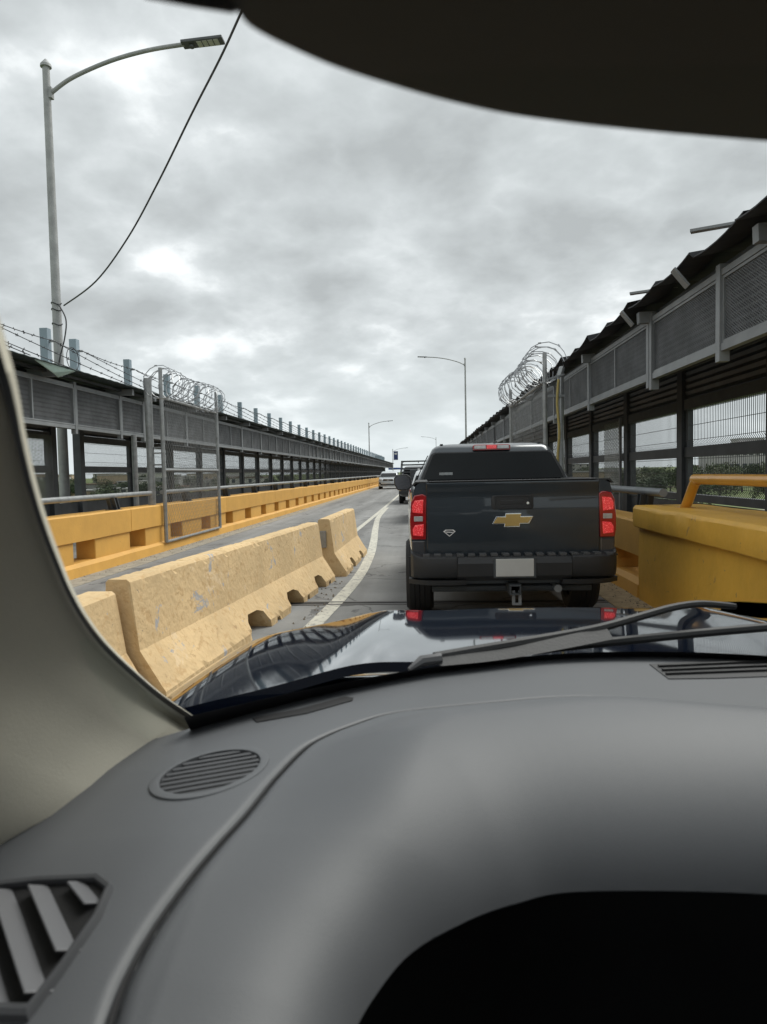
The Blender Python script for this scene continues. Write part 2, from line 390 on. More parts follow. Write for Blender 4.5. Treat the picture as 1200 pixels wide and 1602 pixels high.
# ------------------------------------------------------------------ street side parapets
def parapet(side, X, zt, y0, y1, label):
    root = thing('concrete_parapet', label, 'parapet', (X, 0, 0))
    s = side; th = .38
    def bx(m, d0, d1, ya, yb, za, zb):   # d: depth away from the road
        a, b = sorted((s*d0, s*d1)); return m.box(a, b, ya, yb, za, zb)
    step = 2.03; segL = step*3
    # bottom kerb beam with a sloped toe
    y = y0
    while y < y1:
        ye = min(y+segL, y1)
        j = rnd(-.004, .004)
        m = MB(); o = [(0+s*j, zt-.40), (s*(th+.02), zt-.40), (s*(th+.02), zt-.012), (s*(th-.01), zt), (s*.02, zt), (s*j, zt-.02)]
        if s < 0: o = o[::-1]
        nseg = 8 if y < 30 else 2
        rg = []
        for k in range(nseg+1):
            yy = y+.008+(ye-y-.016)*k/nseg
            rg.append([(px+(noise.noise(Vector((yy*1.3, pz*9, s)))*.010 if y < 30 else 0), yy, pz+noise.noise(Vector((yy*.9, px*5, 3+s)))*.010) for px, pz in o])
        m.rings(rg); m.build('rail_beam', YEL, root, smooth=25)
        y = ye
    m = MB(); o = [(-s*.05, 0), (s*(th+.05), 0), (s*(th+.05), .2), (s*.03, .2), (-s*.03, .15)]
    if s < 0: o = o[::-1]
    rg = [[(px+noise.noise(Vector((yy*1.1, pz*5, 7)))*.015, yy, pz+(noise.noise(Vector((yy*.8, px*9, 5)))*.012 if pz > 0 else 0)) for px, pz in o]
          for yy in [y0+(y1-y0)*((k/300)**1.6) for k in range(301)]]
    m.rings(rg); m.build('kerb_beam', YEL, root, smooth=25)
    # blocks between the beams
    y = -1.25 if s < 0 else -.9
    bm_ = MB(); bx(bm_, .03, th-.03, 0, 1.33, .18, zt-.38)
    mesh = bm_.mesh('parapet_block', YEL)
    while y < y1-2:
        if y > y0: ob('parapet_block', mesh, root, (0, y, 0), bevel=.012 if y < 30 else 0, seg=1)
        y += step
    return root
parapet(-1, XL, .93, -6, 150, 'long yellow painted concrete parapet with square openings beyond the oncoming lane')
parapet(1, XR, .87, 8.1, 150, 'dull yellow concrete parapet with openings right of the dark pickup, behind the end wall')
# little scupper hole and steel clips
def pipe_rail(side, X, z, ys, label, br0, brn, brstep):
    root = thing('pipe_handrail', label, 'handrail')
    s = side
    MB().tube([(X, ys[0], z), (X, ys[1], z)], .045, 12).build('rail', GALV if s < 0 else STEEL, root, smooth=True)
    m = MB()
    for dy in (-.04, .11):
        m.bar((0, dy, 0), (0, dy-.16, z-.94 if s < 0 else z-.88), .012, .09, up=(0, 1, .4))
    m.bar((0, -.04, 0), (0, .11, 0), .09, .012)
    b = MB(); z0 = (.93 if s < 0 else .87)-z
    b.prism([(-.05, z0), (.13, z0), (.02, -.03), (-.13, -.03)], 'x', -.012, .012)
    b.prism([(.02, z0), (.05, z0), (-.07, -.03), (-.10, -.03)], 'x', -.075, .075)
    b.prism([(.13, z0), (.155, z0), (.045, -.03), (.02, -.03)], 'x', -.075, .075)
    b.box(-.09, .09, -.09, .19, z0, z0+.012)
    me = b.mesh('bracket', DSTEEL)
    for k in range(brn): ob('bracket', me, root, (X, br0+k*brstep, z))
    return root
pipe_rail(-1, XL-.14, 1.17, (-2, 13.55), 'grey pipe handrail on the far parapet, near length before the chain-link gate', 1.2, 4, 3.55)
pipe_rail(-1, XL-.14, 1.17, (14.15, 150), 'grey pipe handrail on the far parapet, running on beyond the chain-link gate', 15.6, 40, 3.2)
pipe_rail(1, XR+.12, 1.20, (7.72, 150), 'dark pipe handrail ending open beside the yellow end wall', 8.35, 30, 3.2)

# yellow end wall on the right with overhanging cap and bent pipe rail
root = thing('end_wall', 'big yellow rendered concrete end wall right of the pickup with an overhanging cap', 'wall')
def wavy(o, y0, y1, n, amp, m, seed=0):
    rg = []
    for k in range(n+1):
        yy = y0+(y1-y0)*k/n
        rg.append([(px+noise.noise(Vector((yy*1.7, pz*6, px*3+seed)))*amp, yy, pz+noise.noise(Vector((yy*1.9+5, px*6, seed)))*amp*.8) for px, pz in o])
    m.rings(rg); return m
wavy([(XR-.05, -.01), (XR-.05, .40), (XR-.04, .815), (XR+.52, .815), (XR+.52, -.01)], -3, 8.02, 60, .012, MB()).build('wall_body', YELR, root, smooth=30)
wavy([(XR-.10, .815), (XR-.115, .90), (XR-.11, 1.02), (XR-.085, 1.055), (XR+.60, 1.06), (XR+.60, .815)], -3, 8.06, 70, .016, MB(), 4).build('cap', YELR, root, smooth=30, bevel=.012)
root = thing('guard_rail', 'bent yellow tube rail on top of the right end wall', 'rail')
MB().tube(smooth_curve([(2.66, 7.42, 1.05), (2.66, 7.30, 1.17), (2.66, 7.19, 1.285), (2.66, 7.10, 1.335), (2.66, 6.9, 1.35), (2.66, 4, 1.35), (2.66, 1, 1.35), (2.66, -2, 1.35)], 6), .05, 14).build('tube', mat('yellow_gloss_rail', (.66, .32, .04), .35, coat=.3, var=.08), root, smooth=True)
MB().box(2.58, 2.74, 7.34, 7.52, 1.045, 1.062).build('base_plate', MATS['yellow_gloss_rail'], root, bevel=.004)

# ------------------------------------------------------------------ covered walkways
def diag_screen(w, h, pitch, t, thick=.002, skew=1.0):
    """expanded-metal lattice in the YZ plane, from (0,0) to (w,h)"""
    m = MB(); st = []
    k = -h*skew
    while k < w+h*skew:
        for sgn in (1, -1):
            y0, y1 = (k, k+h*skew) if sgn == 1 else (k+h*skew, k)
            # clip
            za, zb = 0, h
            def zy(y): return (y-y0)/(y1-y0)*h
            ya, yb = y0, y1
            if min(ya, yb) < 0 or max(ya, yb) > w:
                c = sorted((zy(0), zy(w))); za, zb = max(0, c[0]), min(h, c[1])
                if zb <= za: continue
            ya = y0+(y1-y0)*za/h; yb = y0+(y1-y0)*zb/h
            m.bar((0, ya, za), (0, yb, zb), thick, t, up=(1, 0, 0)); 
        k += pitch
    return m
def lattice_mesh(name, w, h, pitch, t, mat_, skew=1.0):
    m = MB(); k = -h*skew; vs = []; fs = []
    def strip(ya, za, yb, zb):
        d = Vector((0, yb-ya, zb-za)); 
        if d.length < 1e-4: return
        n = Vector((0, -d.z, d.y)).normalized()*t/2; o = len(vs)
        for e in (-.5, .5):
            for p in (Vector((e*t, ya, za)), Vector((e*t, yb, zb))): vs.extend([p-n, p+n])
        fs.extend([(o, o+1, o+3, o+2), (o+4, o+6, o+7, o+5), (o, o+2, o+6, o+4), (o+1, o+5, o+7, o+3)])
    while k < w+h*skew:
        for y0, y1 in ((k, k+h*skew), (k+h*skew, k)):
            zy = lambda y: (y-y0)/(y1-y0)*h
            c = sorted((zy(0), zy(w))); za, zb = max(0, c[0]), min(h, c[1])
            if zb > za+.03: strip(y0+(y1-y0)*za/h, za, y0+(y1-y0)*zb/h, zb)
        k += pitch
    m.add(vs, fs); return m.mesh(name, mat_, fix=False)

def walkway(side, XF, XB, zf0, zf1, front, back, roof_edge, roofmat, label, ragged):
    s = side
    root = thing('covered_walkway', label, 'covered walkway')
    H = zf1-zf0
    cache = {}
    NEAR = 26.5
    # --- front louvre panels
    for i in range(len(front)-1):
        y0, y1 = front[i], front[i+1]; w = y1-y0
        near = y0 < NEAR and y1 > 2
        key = (round(w, 2), y0 < 40)
        if key not in cache:
            m = MB()
            # hanger post at the near end, double rails, inner frame, optional mid divider
            m.box(-.045, .045, -.045, .045, -.09, H+.05)
            m.box(-.03, .03, .045, w-.045, H-.055, H)
            m.box(-.035, .035, .045, w-.045, -.0, .065)
            m.box(-.022, .040, .047, w-.047, H-.085, H-.060)
            m.box(-.022, .040, .047, w-.047, .070, .095)
            m.box(-.022, .040, .048, .075, .096, H-.086)
            m.box(-.022, .040, w-.075, w-.048, .096, H-.086)
            if w > 2.4: m.box(-.022, .038, w/2-.018, w/2+.018, .096, H-.086)
            fr = m.mesh('louvre_frame', STEEL)
            # slats: shallow Z profile running along the panel
            m = MB(); n = 8; ph = (H-.2)/n
            m.prism([(s*.03, -.004), (s*.078, ph*.66), (s*.072, ph*.70), (s*.022, .002)][::-1 if s > 0 else 1], 'y', .046, w-.046)
            sl = m.mesh('slat', SLAT)
            m = MB()
            for k in range(n): m.add([(x, y, z+.1+k*ph) for x, y, z in MB().prism([(s*.03, -.004), (s*.078, ph*.66), (s*.072, ph*.70), (s*.022, .002)], 'y', .046, w-.046).v],
                                     [(3,2,1,0),(4,5,6,7),(0,1,5,4),(1,2,6,5),(2,3,7,6),(3,0,4,7)])
            m.box(*sorted((s*.085, s*.09)), -.03, w+.03, .0, H)
            sj = m.mesh('slats', SLAT)
            m = MB().box(*sorted((s*.085, s*.09)), -.03, w+.03, .0, H)
            bk = m.mesh('backing_sheet', DSTEEL)
            me = lattice_mesh('screen', w-.14, H-.18, .046, .0055, SCRN, skew=1.7) if w < 3.6 else None
            cache[key] = (fr, sl, sj, me, ph, n, bk)
        fr, sl, sj, me, ph, n, bk = cache[key]
        p = ob('louvre_panel', fr, root, (s*XF, y0, zf0), rot=(0, 0, 0))
        if near:
            ob('backing_sheet', bk, p)
            for k in range(n):
                o = ob('slat', sl, p, (0, 0, .1+k*ph))
                if s < 0 and rnd(0, 1) < .12: o.rotation_euler.x = rnd(-.006, .006)
        else:
            ob('slats', sj, p, kind='stuff')
        if y0 < 40 and me: ob('expanded_metal', me, p, (-s*.006, .07, .09), kind='stuff')
    # --- back frames with welded wire mesh
    zsill, zm0, zm1, zh = 1.05, 1.62, 1.78, 2.36
    bc = {}
    for i in range(len(back)-1):
        y0, y1 = back[i], back[i+1]; w = y1-y0; key = round(w, 2)
        if key not in bc:
            m = MB()
            m.box(-.09, .09, -.11, .11, -.02, zf1+.05)
            po = m.mesh('post', DSTEEL)
            m = MB()
            m.box(-.05, .05, .11, w-.11, zm0, zm1); m.box(-.05, .05, .11, w-.11, zsill-.11, zsill); m.box(-.06, .06, .11, w-.11, zh, zh+.16)
            m.box(-.03, .03, .11, .19, zsill, zm0); m.box(-.03, .03, w-.19, w-.11, zsill, zm0)
            m.box(-.03, .03, .11, .19, zm1, zh); m.box(-.03, .03, w-.19, w-.11, zm1, zh)
            fr = m.mesh('wall_frame', DSTEEL)
            m = MB(); k = 0; z = -.0
            m.prism([(s*0, 0)]+[(s*(.02 if q % 2 else .05), .02+q*.045) for q in range(20)]+[(0, .92)], 'y', .11, w-.11)
            kp = m.mesh('kick_sheet', DSTEEL)
            m = MB()
            nc = 7
            m.prism([(0, 0)]+[(-s*(.02 if q % 2 else .045), .01+q*.05) for q in range(12)]+[(0, .6)], 'y', .0, w)
            hd = m.mesh('header_sheet', DSTEEL)
            m = MB()
            nv = int((w-.38)/.055)
            for a, b in ((zsill, zm0), (zm1, zh)):
                for q in range(nv+1):
                    y = .19+(w-.38)*q/nv
                    m.bar((-s*.045, y, b), (-s*.045, y, a+.085), .0065)
                    m.bar((-s*.045, y, a+.085), (-s*.015, y, a+.045), .0065); m.bar((-s*.015, y, a+.045), (-s*.05, y, a), .0065)
                for q in range(3):
                    z = b-.03-q*(b-a-.13)/2
                    m.bar((-s*.05, .19, z), (-s*.05, w-.19, z), .0075)
            wm = m.mesh('wire_mesh', WIRE, fix=False)
            bc[key] = (po, fr, kp, hd, wm)
        po, fr, kp, hd, wm = bc[key]
        ob('post', po, root, (s*XB, y0, 0))
        if w > 1.5:
            ob('wall_frame', fr, root, (s*XB, y0, 0)); ob('wire_mesh', wm, root, (s*XB, y0, 0), kind='stuff')
            ob('kick_sheet', kp, root, (s*XB, y0, 0)); ob('header_sheet', hd, root, (s*XB, y0, zh+.17))
        else:
            ob('kick_sheet', kp, root, (s*XB, y0, 0))
        # rafter from back post over the front panel
        xr, zr = roof_edge
        MBr = bc.get('raft')
        if MBr is None:
            m = MB()
            m.bar((s*(XB+.05), 0, zf1+.08), (s*(xr+.12), 0, zr-.09), .10, .13)
            bc['raft'] = MBr = m.mesh('rafter', STEEL)
        ob('rafter', MBr, root, (0, y0, 0))
        # ceiling purlins & roof sheet
        m = MB(); n = max(3, int(w/.30)); j = []
        rj = rnd(-.01, .015)
        for layer in range(1):
            pr = []
            e = []
            if ragged > 1:
                ns_ = max(1, round(w/.95)); lift = 0
                for q in range(ns_):
                    ea = rnd(-.03, .02); st = rnd(.035, .075)
                    for u in range(7):
                        t = u/6; pr.append((y0-.02+(w+.04)*(q+t)/ns_+(.001 if u == 0 else 0), st*(1-t)**2.2+.03*abs(2*t-1)**2)); e.append(ea)
            else:
                for q in range(n*2+1):
                    yy = y0-.02+(w+.06)*q/(n*2); zz = (.008 if q % 2 else 0)
                    pr.append((yy, zz)); e.append(0)
            top = [[(s*(xr+e[q]), yy, zr+zz+rj*(ragged > 1)) for q, (yy, zz) in enumerate(pr)],
                   [(s*(XF), yy, (zf1+zr)/2+.10+zz) for yy, zz in pr],
                   [(s*(XB+.25), yy, zf1+.17+zz) for yy, zz in pr]]
            vs = [p for r in top for p in r]; W = len(pr)
            vs2 = [(x, y, z-.012) for x, y, z in vs]
            fs = []
            for a in range(2):
                for q in range(W-1):
                    fs.append((a*W+q, a*W+q+1, (a+1)*W+q+1, (a+1)*W+q)); fs.append(tuple(len(vs)+t for t in (a*W+q, (a+1)*W+q, (a+1)*W+q+1, a*W+q+1)))
            for q in range(W-1): fs.append((q, len(vs)+q, len(vs)+q+1, q+1))
            m.add(vs+vs2, fs)
        m.build('roof_sheet', roofmat, root)
        if y0 < 60:
            m = MB()
            for q, t in enumerate((.12, .3, .48, .66, .84)):
                x = xr+.14+(XB-xr)*t; z = zr-.02+(zf1+.14-zr)*t
                m.box(*sorted((s*x-.03, s*x+.03)), y0, y1, z-.05, z)
            m.build('purlins', DSTEEL, root, kind='stuff')
    # wall top band above the panels, long fascia angle
    return root

def seq(a, b, st):
    o = []; y = a
    while y < b: o.append(round(y, 3)); y += st
    return o
fl = [-1.1, 1.95, 4.85, 7.3, 10.35, 13.35, 15.4]+seq(16.7, 151, 3.05)
bl = [-3.0, .05, 3.15, 6.2, 9.25, 12.3, 15.4]+seq(16.7, 151, 3.05)
fr_ = [-2.4, .6, 3.6, 6.63, 8.65]+seq(11.7, 151, 3.07)
br_ = [-3.5, -.45, 2.6, 5.65, 8.62]+seq(11.6, 151, 3.05)
WL = walkway(-1, 6.7, 8.3, 2.43, 3.28, fl, bl, (6.25, 3.44), ROOF, 'left covered walkway with louvred panels and blue-grey posts standing above its roof', .35)
WR = walkway(1, 2.70, 4.15, 2.50, 3.22, fr_, br_, (2.42, 3.315), ROOFR, 'covered walkway on the right side of the bridge with a ragged black roof edge', 1.6)
# expansion-joint double hanger on the right walkway
MB().box(2.655, 2.745, 8.50, 8.58, 2.38, 3.27).build('hanger_post', STEEL, WR)
# front standing columns
for x, y, zt, r in ((-6.62, 15.95, 2.45, .06), (-5.40, 13.78, 3.42, .075)):
    MB().tube([(x, y, 0 if x < -6 else .93), (x, y, zt)], r, 12).build('column', GALV, WL, smooth=True)
for x, y, zt, r in ((2.74, 14.55, 2.52, .05),):
    MB().tube([(x, y, 0), (x, y, zt)], r, 12).build('column', GALV, WR, smooth=True)
# left: roof-top posts with barbed wire
stub = MB().box(-.085, .085, -.085, .085, 3.3, 4.80).mesh('roof_post', BLUE)
clip = MB().box(.085, .20, -.02, .02, 4.50, 4.545).mesh('clip', GALV)
tops = [y for y in bl if y > 5 and y < 150]
tops[0:0] = []
for y in tops:
    o = ob('roof_post', stub, WL, (-8.3, y, 0))
    ob('clip', clip, o)
def barbed(p, q, sag, r=.009):
    m = MB(); p, q = Vector(p), Vector(q); n = 10
    pts = [p.lerp(q, k/n)+Vector((0, 0, -sag*4*(k/n)*(1-k/n))) for k in range(n+1)]
    m.tube(pts, r, 4)
    Ln = (q-p).length; nb = int(Ln/.32)
    for k in range(nb):
        t = (k+.5)/nb; a = p.lerp(q, t)+Vector((0, 0, -sag*4*t*(1-t)))
        for _ in range(3):
            v = Vector((rnd(-1, 1), rnd(-1, 1), rnd(-1, 1))).normalized()*.035
            m.bar(a-v, a+v, .009)
    return m
for i, y in enumerate(tops[:-1]):
    if y > 75: break
    y2 = tops[i+1]
    m = barbed((-8.1, y, 4.52), (-6.75, y2+1.6, 3.58), .05)
    m.v += []
    m.build('barbed_wire', WIRE, WL)
    barbed((-8.1, y, 4.52), (-8.1, y2, 4.52), .04).build('barbed_wire', WIRE, WL)
barbed((-8.1, 2, 5.1), (-6.75, 12.0, 3.62), .06).build('barbed_wire', WIRE, WL)
lp = [(-7.3+.0*k, 14.6+.26*math.cos(t), 3.98+.24*math.sin(t)) for k, t in enumerate([x*.35 for x in range(19)])]
MB().tube(lp, .008, 5).build('wire_loop', WIRE, WL)
# bent sheet end on the left roof and loose strips on the right one
MB().add([(-6.28, 11.3, 3.43), (-6.26, 12.6, 3.42), (-6.34, 12.15, 3.26), (-6.3, 11.9, 3.30), (-6.29, 11.3, 3.418), (-6.27, 12.6, 3.408), (-6.35, 12.15, 3.248), (-6.31, 11.9, 3.288)],
         [(0, 1, 2, 3), (7, 6, 5, 4), (0, 4, 5, 1), (1, 5, 6, 2), (2, 6, 7, 3), (3, 7, 4, 0)]).build('bent_roof_flap', mat('pale_green_sheet', (.30, .40, .36), .5), WL)
for y, x0, x1, z0, z1, dy in ((6.15, 2.24, 2.75, 3.42, 3.42, .26), (8.1, 2.30, 2.75, 3.39, 3.40, .2), (4.7, 2.36, 2.8, 3.38, 3.42, .2), ):
    MB().bar((x0, y, z0), (x1, y-dy, z1), .07, .022).build('loose_roof_strip', STEEL, WR)
for y in (6.95, 8.72):
    MB().bar((2.37, y, 3.33), (2.50, y-.02, 3.16), .11, .02, up=(1, 0, 1)).build('fascia_plate', STEEL, WR)
# inner chain-link screens inside the walkways
cl = lattice_mesh('chain_link', 1.3, 1.45, .075, .006, GALV)
for x, y, root in ((-8.18, 12.55, WL), (-8.18, 13.95, WL), (4.02, 14.85, WR)):
    ob('chain_link', cl, root, (x, y, 1.0), kind='stuff')
    MB().box(x-.025, x+.025, y-.03, y+.03, .1, 2.5).build('screen_post', STEEL, root)

# ------------------------------------------------------------------ chain-link screens with razor wire
def razor(y0, y1, r, z0, z1, turns, m):
    pts = []; n = int(turns*14)
    for k in range(n+1):
        t = k/n; a = 2*PI*turns*t+rnd(-.05, .05)
        rr = r*(1+.10*math.sin(t*9+1)+rnd(-.03, .03))
        pts.append((math.cos(a)*rr, y0+(y1-y0)*t+.12*math.sin(a), z0+(z1-z0)*t+math.sin(a)*rr))
    m.tube(pts, .0085, 4)
    for k in range(2, n, 2):
        p = Vector(pts[k]); d = (Vector(pts[k])-Vector(pts[k-1])).normalized()
        m.bar(p-d*.028, p+d*.028, .03, .004, up=(rnd(-1, 1), 1, rnd(-1, 1)))
def link_screen(x, y0, y1, z0, z1, ztopa, ztopb, rails, cr, label, turns):
    root = thing('chain_link_screen', label, 'chain-link fence', (x, y0, 0))
    w = y1-y0
    for yy, zt in ((0, ztopa), (w, ztopb)):
        MB().tube([(0, yy, z0), (0, yy, zt)], .038, 10).build('post', GALV, root, smooth=True)
    for z in rails: MB().tube([(0, 0, z), (0, w, z)], .028, 8).build('rail', GALV, root, smooth=True)
    ob('chain_link', lattice_mesh('chain_link', w, z1-z0, .10, .0036, GALV, skew=.62), root, (0, 0, z0), kind='stuff')
    m = MB(); razor(.0-.25, w+.1, cr, z1+cr*.95, z1+cr*.95, turns, m); razor(-.15, w, cr*.9, z1+cr*.9, z1+cr*.9, turns*.6, m)
    m.build('razor_wire', RAZOR, root)
    return root
gl = link_screen(-5.14, 13.78, 17.5, .18, 3.05, 3.62, 3.56, (.19, 1.62, 3.04), .30, 'chain-link screen topped with razor wire on the left yellow parapet', 11)
for z in (1.72, 1.95, 2.06): MB().bar((0, 0, z), (-.22, 0, z), .03).build('hinge_bar', GALV, gl)
link_screen(2.12, 12.6, 17.5, 1.2, 3.02, 3.50, 3.42, (1.25, 3.01), .32, 'chain-link screen with a razor wire coil above the right walkway, behind the pickup', 13)
m = MB(); m.tube([(2.34, 12.35, .87), (2.34, 12.35, 3.1), (2.38, 12.4, 3.2)], .055, 10)
r_ = thing('conduit_pole', 'yellow stained galvanised pole beside the right razor wire screen', 'pole')
m.build('pole', GALV, r_, smooth=True)
MB().tube(smooth_curve([(2.28, 12.28, .9), (2.27, 12.28, 1.6), (2.30, 12.27, 2.1), (2.27, 12.28, 2.6), (2.30, 12.3, 3.0)], 5), .022, 6).build('hanging_strap', mat('yellow_strap', (.45, .36, .13), .8), r_, smooth=True)
MB().bar((2.10, 12.3, 3.0), (2.4, 12.3, 3.08), .03).bar((2.12, 12.3, 2.72), (2.4, 12.3, 2.72), .04).build('bracket', STEEL, r_)

# ------------------------------------------------------------------ street lamps and cable
def lamp(x, y, ztop, armdir, label, armz=.0, L_=3.5, thick=.095, clutter=False, banner=False):
    root = thing('street_lamp', label, 'street lamp', (x, y, 0), group='street lamps along the bridge')
    s = armdir
    MB().tube([(0, 0, -.5), (0, 0, ztop)], 0, 14, radii=[thick*1.25, thick*.80]).build('pole', POLE, root, smooth=True)
    m = MB(); rg = [(thick*.8, -.0), (thick*1.25, .0), (thick*1.2, .06), (thick*.5, .15), (.02, .19)]
    m.rings([[(r*math.cos(a), r*math.sin(a), ztop+z) for a in [2*PI*k/12 for k in range(12)]] for r, z in rg]); m.build('cap', POLE, root, smooth=30)
    zb = ztop-.62
    arm = smooth_curve([(s*.08, 0, zb), (s*L_*.18, 0, zb+.34), (s*L_*.45, 0, zb+.68), (s*L_*.72, 0, zb+.88), (s*L_*.97, 0, zb+.97)], 6)
    MB().tube(arm, .05, 10).build('arm', POLE, root, smooth=True)
    MB().box(*sorted((s*.06, s*.14)), -.07, .07, zb-.12, zb+.14).build('arm_bracket', POLE, root, bevel=.01)
    e = arm[-1]; d = Vector((s, -.02, .05)).normalized(); hx = e+d*.95
    h = MB().bar(e-d*.05, hx, .30, .075).build('lamp_head', mat('lamp_head_grey', (.10, .105, .11), .5, .3), root, bevel=.02)
    m = MB(); m.tube([e+d*.18-Vector((0, 0, .02)), e+d*.18-Vector((0, 0, .10))], .06, 10); m.build('photocell', MATS['lamp_head_grey'], root)
    for k in range(4):
        p = e+d*(.38+k*.135); MB().bar(p-Vector((0, 0, .042))-d*.055, p-Vector((0, 0, .042))+d*.055, .24, .012).build('led_panel', LED, root)
    if clutter:
        m = MB()
        for z in (5.25, 5.6, 5.75): MB().tube([(.115*math.cos(t), .115*math.sin(t), z+.03*math.sin(2*t)) for t in [k*.5 for k in range(14)]], .014, 5).build('strap', WIRE, root)
        MB().tube(smooth_curve([(.1, -.1, 5.72), (.28, -.12, 5.35), (.22, -.1, 4.9), (.06, -.12, 4.3), (-.02, -.12, 3.5)], 6), .016, 6).build('hanging_cord', WIRE, root)
    if banner:
        m = MB().box(.25, 1.5, -.03, .03, 5.2, 7.6); m.build('banner', SIGNB, root)
        MB().box(.5, 1.25, -.035, -.031, 6.7, 7.2).build('banner_mark', SIGNW, root)
        MB().bar((0, 0, 7.65), (1.55, 0, 7.65), .06).bar((0, 0, 5.15), (1.55, 0, 5.15), .06).build('banner_bracket', POLE, root)
    return root
lamp(-8.9, 17.1, 11.35, 1, 'tall grey street lamp with wires strapped round its pole, rising behind the left walkway roof', clutter=True, thick=.105)
lamp(-9.6, 125, 10.2, 1, 'thin street lamp standing over the far part of the left walkway', L_=3.4)
lamp(4.6, 78, 13.6, -1, 'street lamp above the right walkway roof with its arm reaching left over the queue', L_=4.3)
lamp(3.9, 228, 12.4, -1, 'small distant street lamp just above the pickup roof at its left end', L_=4.0)
lamp(-9.0, 205, 8.2, 1, 'distant street lamp carrying a dark blue banner beyond the left walkway', L_=3.6, banner=True)
# cable: pole to the opposite side over the road
cp = [at_y(100, 478, 16.9), at_y(150, 440, 15.3), at_y(200, 372, 13.8), at_y(248, 284, 12.3), at_y(300, 178, 10.9), at_y(345, 90, 9.8), at_y(378, 18, 9.0)]
cp.append(cp[-1]*1.0+(cp[-1]-cp[-2])*1.4)
cp.append(Vector((2.0, 4.4, 9.4)))
o = MB().tube(smooth_curve(cp, 8), .017, 6).build('overhead_cable', WIRE, None, smooth=True)
o['label'] = 'black overhead cable sagging from the tall left street lamp up across the sky'; o['category'] = 'cable'

# ------------------------------------------------------------------ concrete barriers (K-rail)
def k_rail(p0, p1, H, notches, label, seed, top=.17):
    """front top edge from p0 to p1 (x, y); profile across +x towards our lane"""
    p0, p1 = Vector((*p0, 0)), Vector((*p1, 0)); d = (p1-p0); Ln = d.length; ang = math.atan2(-d.x, d.y)
    hb = .31
    # local: x to the right, front top edge at x=+top/2
    prof = [(-hb, 0), (-hb, .07), (-top/2-.06, .34), (-top/2-.005, H-.06), (-top/2, H-.02), (-top/2+.02, H), (top/2-.02, H), (top/2, H-.02), (top/2+.005, H-.06), (top/2+.055, .34), (hb-.022, .10), (hb, .07), (hb, 0)]
    m = MB(); n = 110; rg = []
    for k in range(n+1):
        yy = Ln*k/n; ring = []
        for i, (x, z) in enumerate(prof):
            nz = .0015*math.sin(yy*1.1+i*.4+seed)
            if i in (4, 5, 6, 7, 11):
                q_ = noise.noise(Vector((yy*11, i//6*3.3, seed+3.5))); nz += -max(0, q_-.22)*.05
            ring.append((x+nz, yy+ (0 if 0 < k < n else noise.noise(Vector((x*8, z*7, seed)))*.018), z+(nz*.8 if z > 0 else 0)))
        rg.append(ring)
    m.rings(rg)
    root = ob('concrete_barrier', m.mesh('concrete_barrier', YELB), None, label=label, cat='barrier')
    cs = []
    for (y, w, h) in notches:
        c = MB(); c.prism([(y-w*.62, -.05), (y+w*.62, -.05), (y+w*.45, h*.82), (y+w*.2, h), (y-w*.30, h*1.02), (y-w*.48, h*.75)], 'x', -.6, .6); cs.append(c)
    if cs: boolean_cut(root, cs)
    root.location = (p0.x-math.cos(ang)*top/2, p0.y-math.sin(ang)*top/2, .0)
    root.rotation_euler = (0, 0, ang)
    return root
k_rail((-1.93, 4.50), (-1.475, 9.72), .81, [(2.0, .50, .20), (3.25, .48, .19), (4.45, .40, .18), (3.75, .10, .06), (2.55, .12, .05), (4.9, .12, .05)], 'long weathered yellow concrete barrier with peeling paint, in the middle of the three', 1)
b3 = k_rail((-1.36, 10.05), (-1.30, 12.95), .83, [(.95, .30, .16), (2.1, .30, .14)], 'short yellow concrete barrier at the far end of the row, nose by the curved line', 2)
MB().box(-.06, .03, -.03, .0, .42, .66).build('lifting_plate', GALV, b3, bevel=.005)
b1 = k_rail((-2.03, -.6), (-2.00, 4.43), .745, [(3.2, .34, .15)], 'nearest yellow concrete barrier, mostly hidden behind the dark windscreen pillar', 3, top=.2)

# grit and litter swept against the kerbs
m = MB()
for k in range(900):
    if k % 2: x = XR-abs(random.gauss(0, .13))-.03; y = rnd(4, 14)
    else: x = XL+.05+abs(random.gauss(0, .12)); y = rnd(8, 30)
    if k % 11 == 0: x = rnd(-1.35, -1.1); y = rnd(6, 13)
    s_ = rnd(.005, .018); a = rnd(0, 6)
    m.add([(x+s_*math.cos(a+t), y+s_*math.sin(a+t), .004) for t in (0, 1.6, 3.1, 4.6)]+[(x, y, .008+s_*.8)], [(0, 1, 4), (1, 2, 4), (2, 3, 4), (3, 0, 4)])
m.build('kerb_grit', mat('grit', (.22, .18, .13), .95, var=.3, vscale=30), kind='stuff', label='loose grit and pebbles along the foot of the parapets', cat='grit')

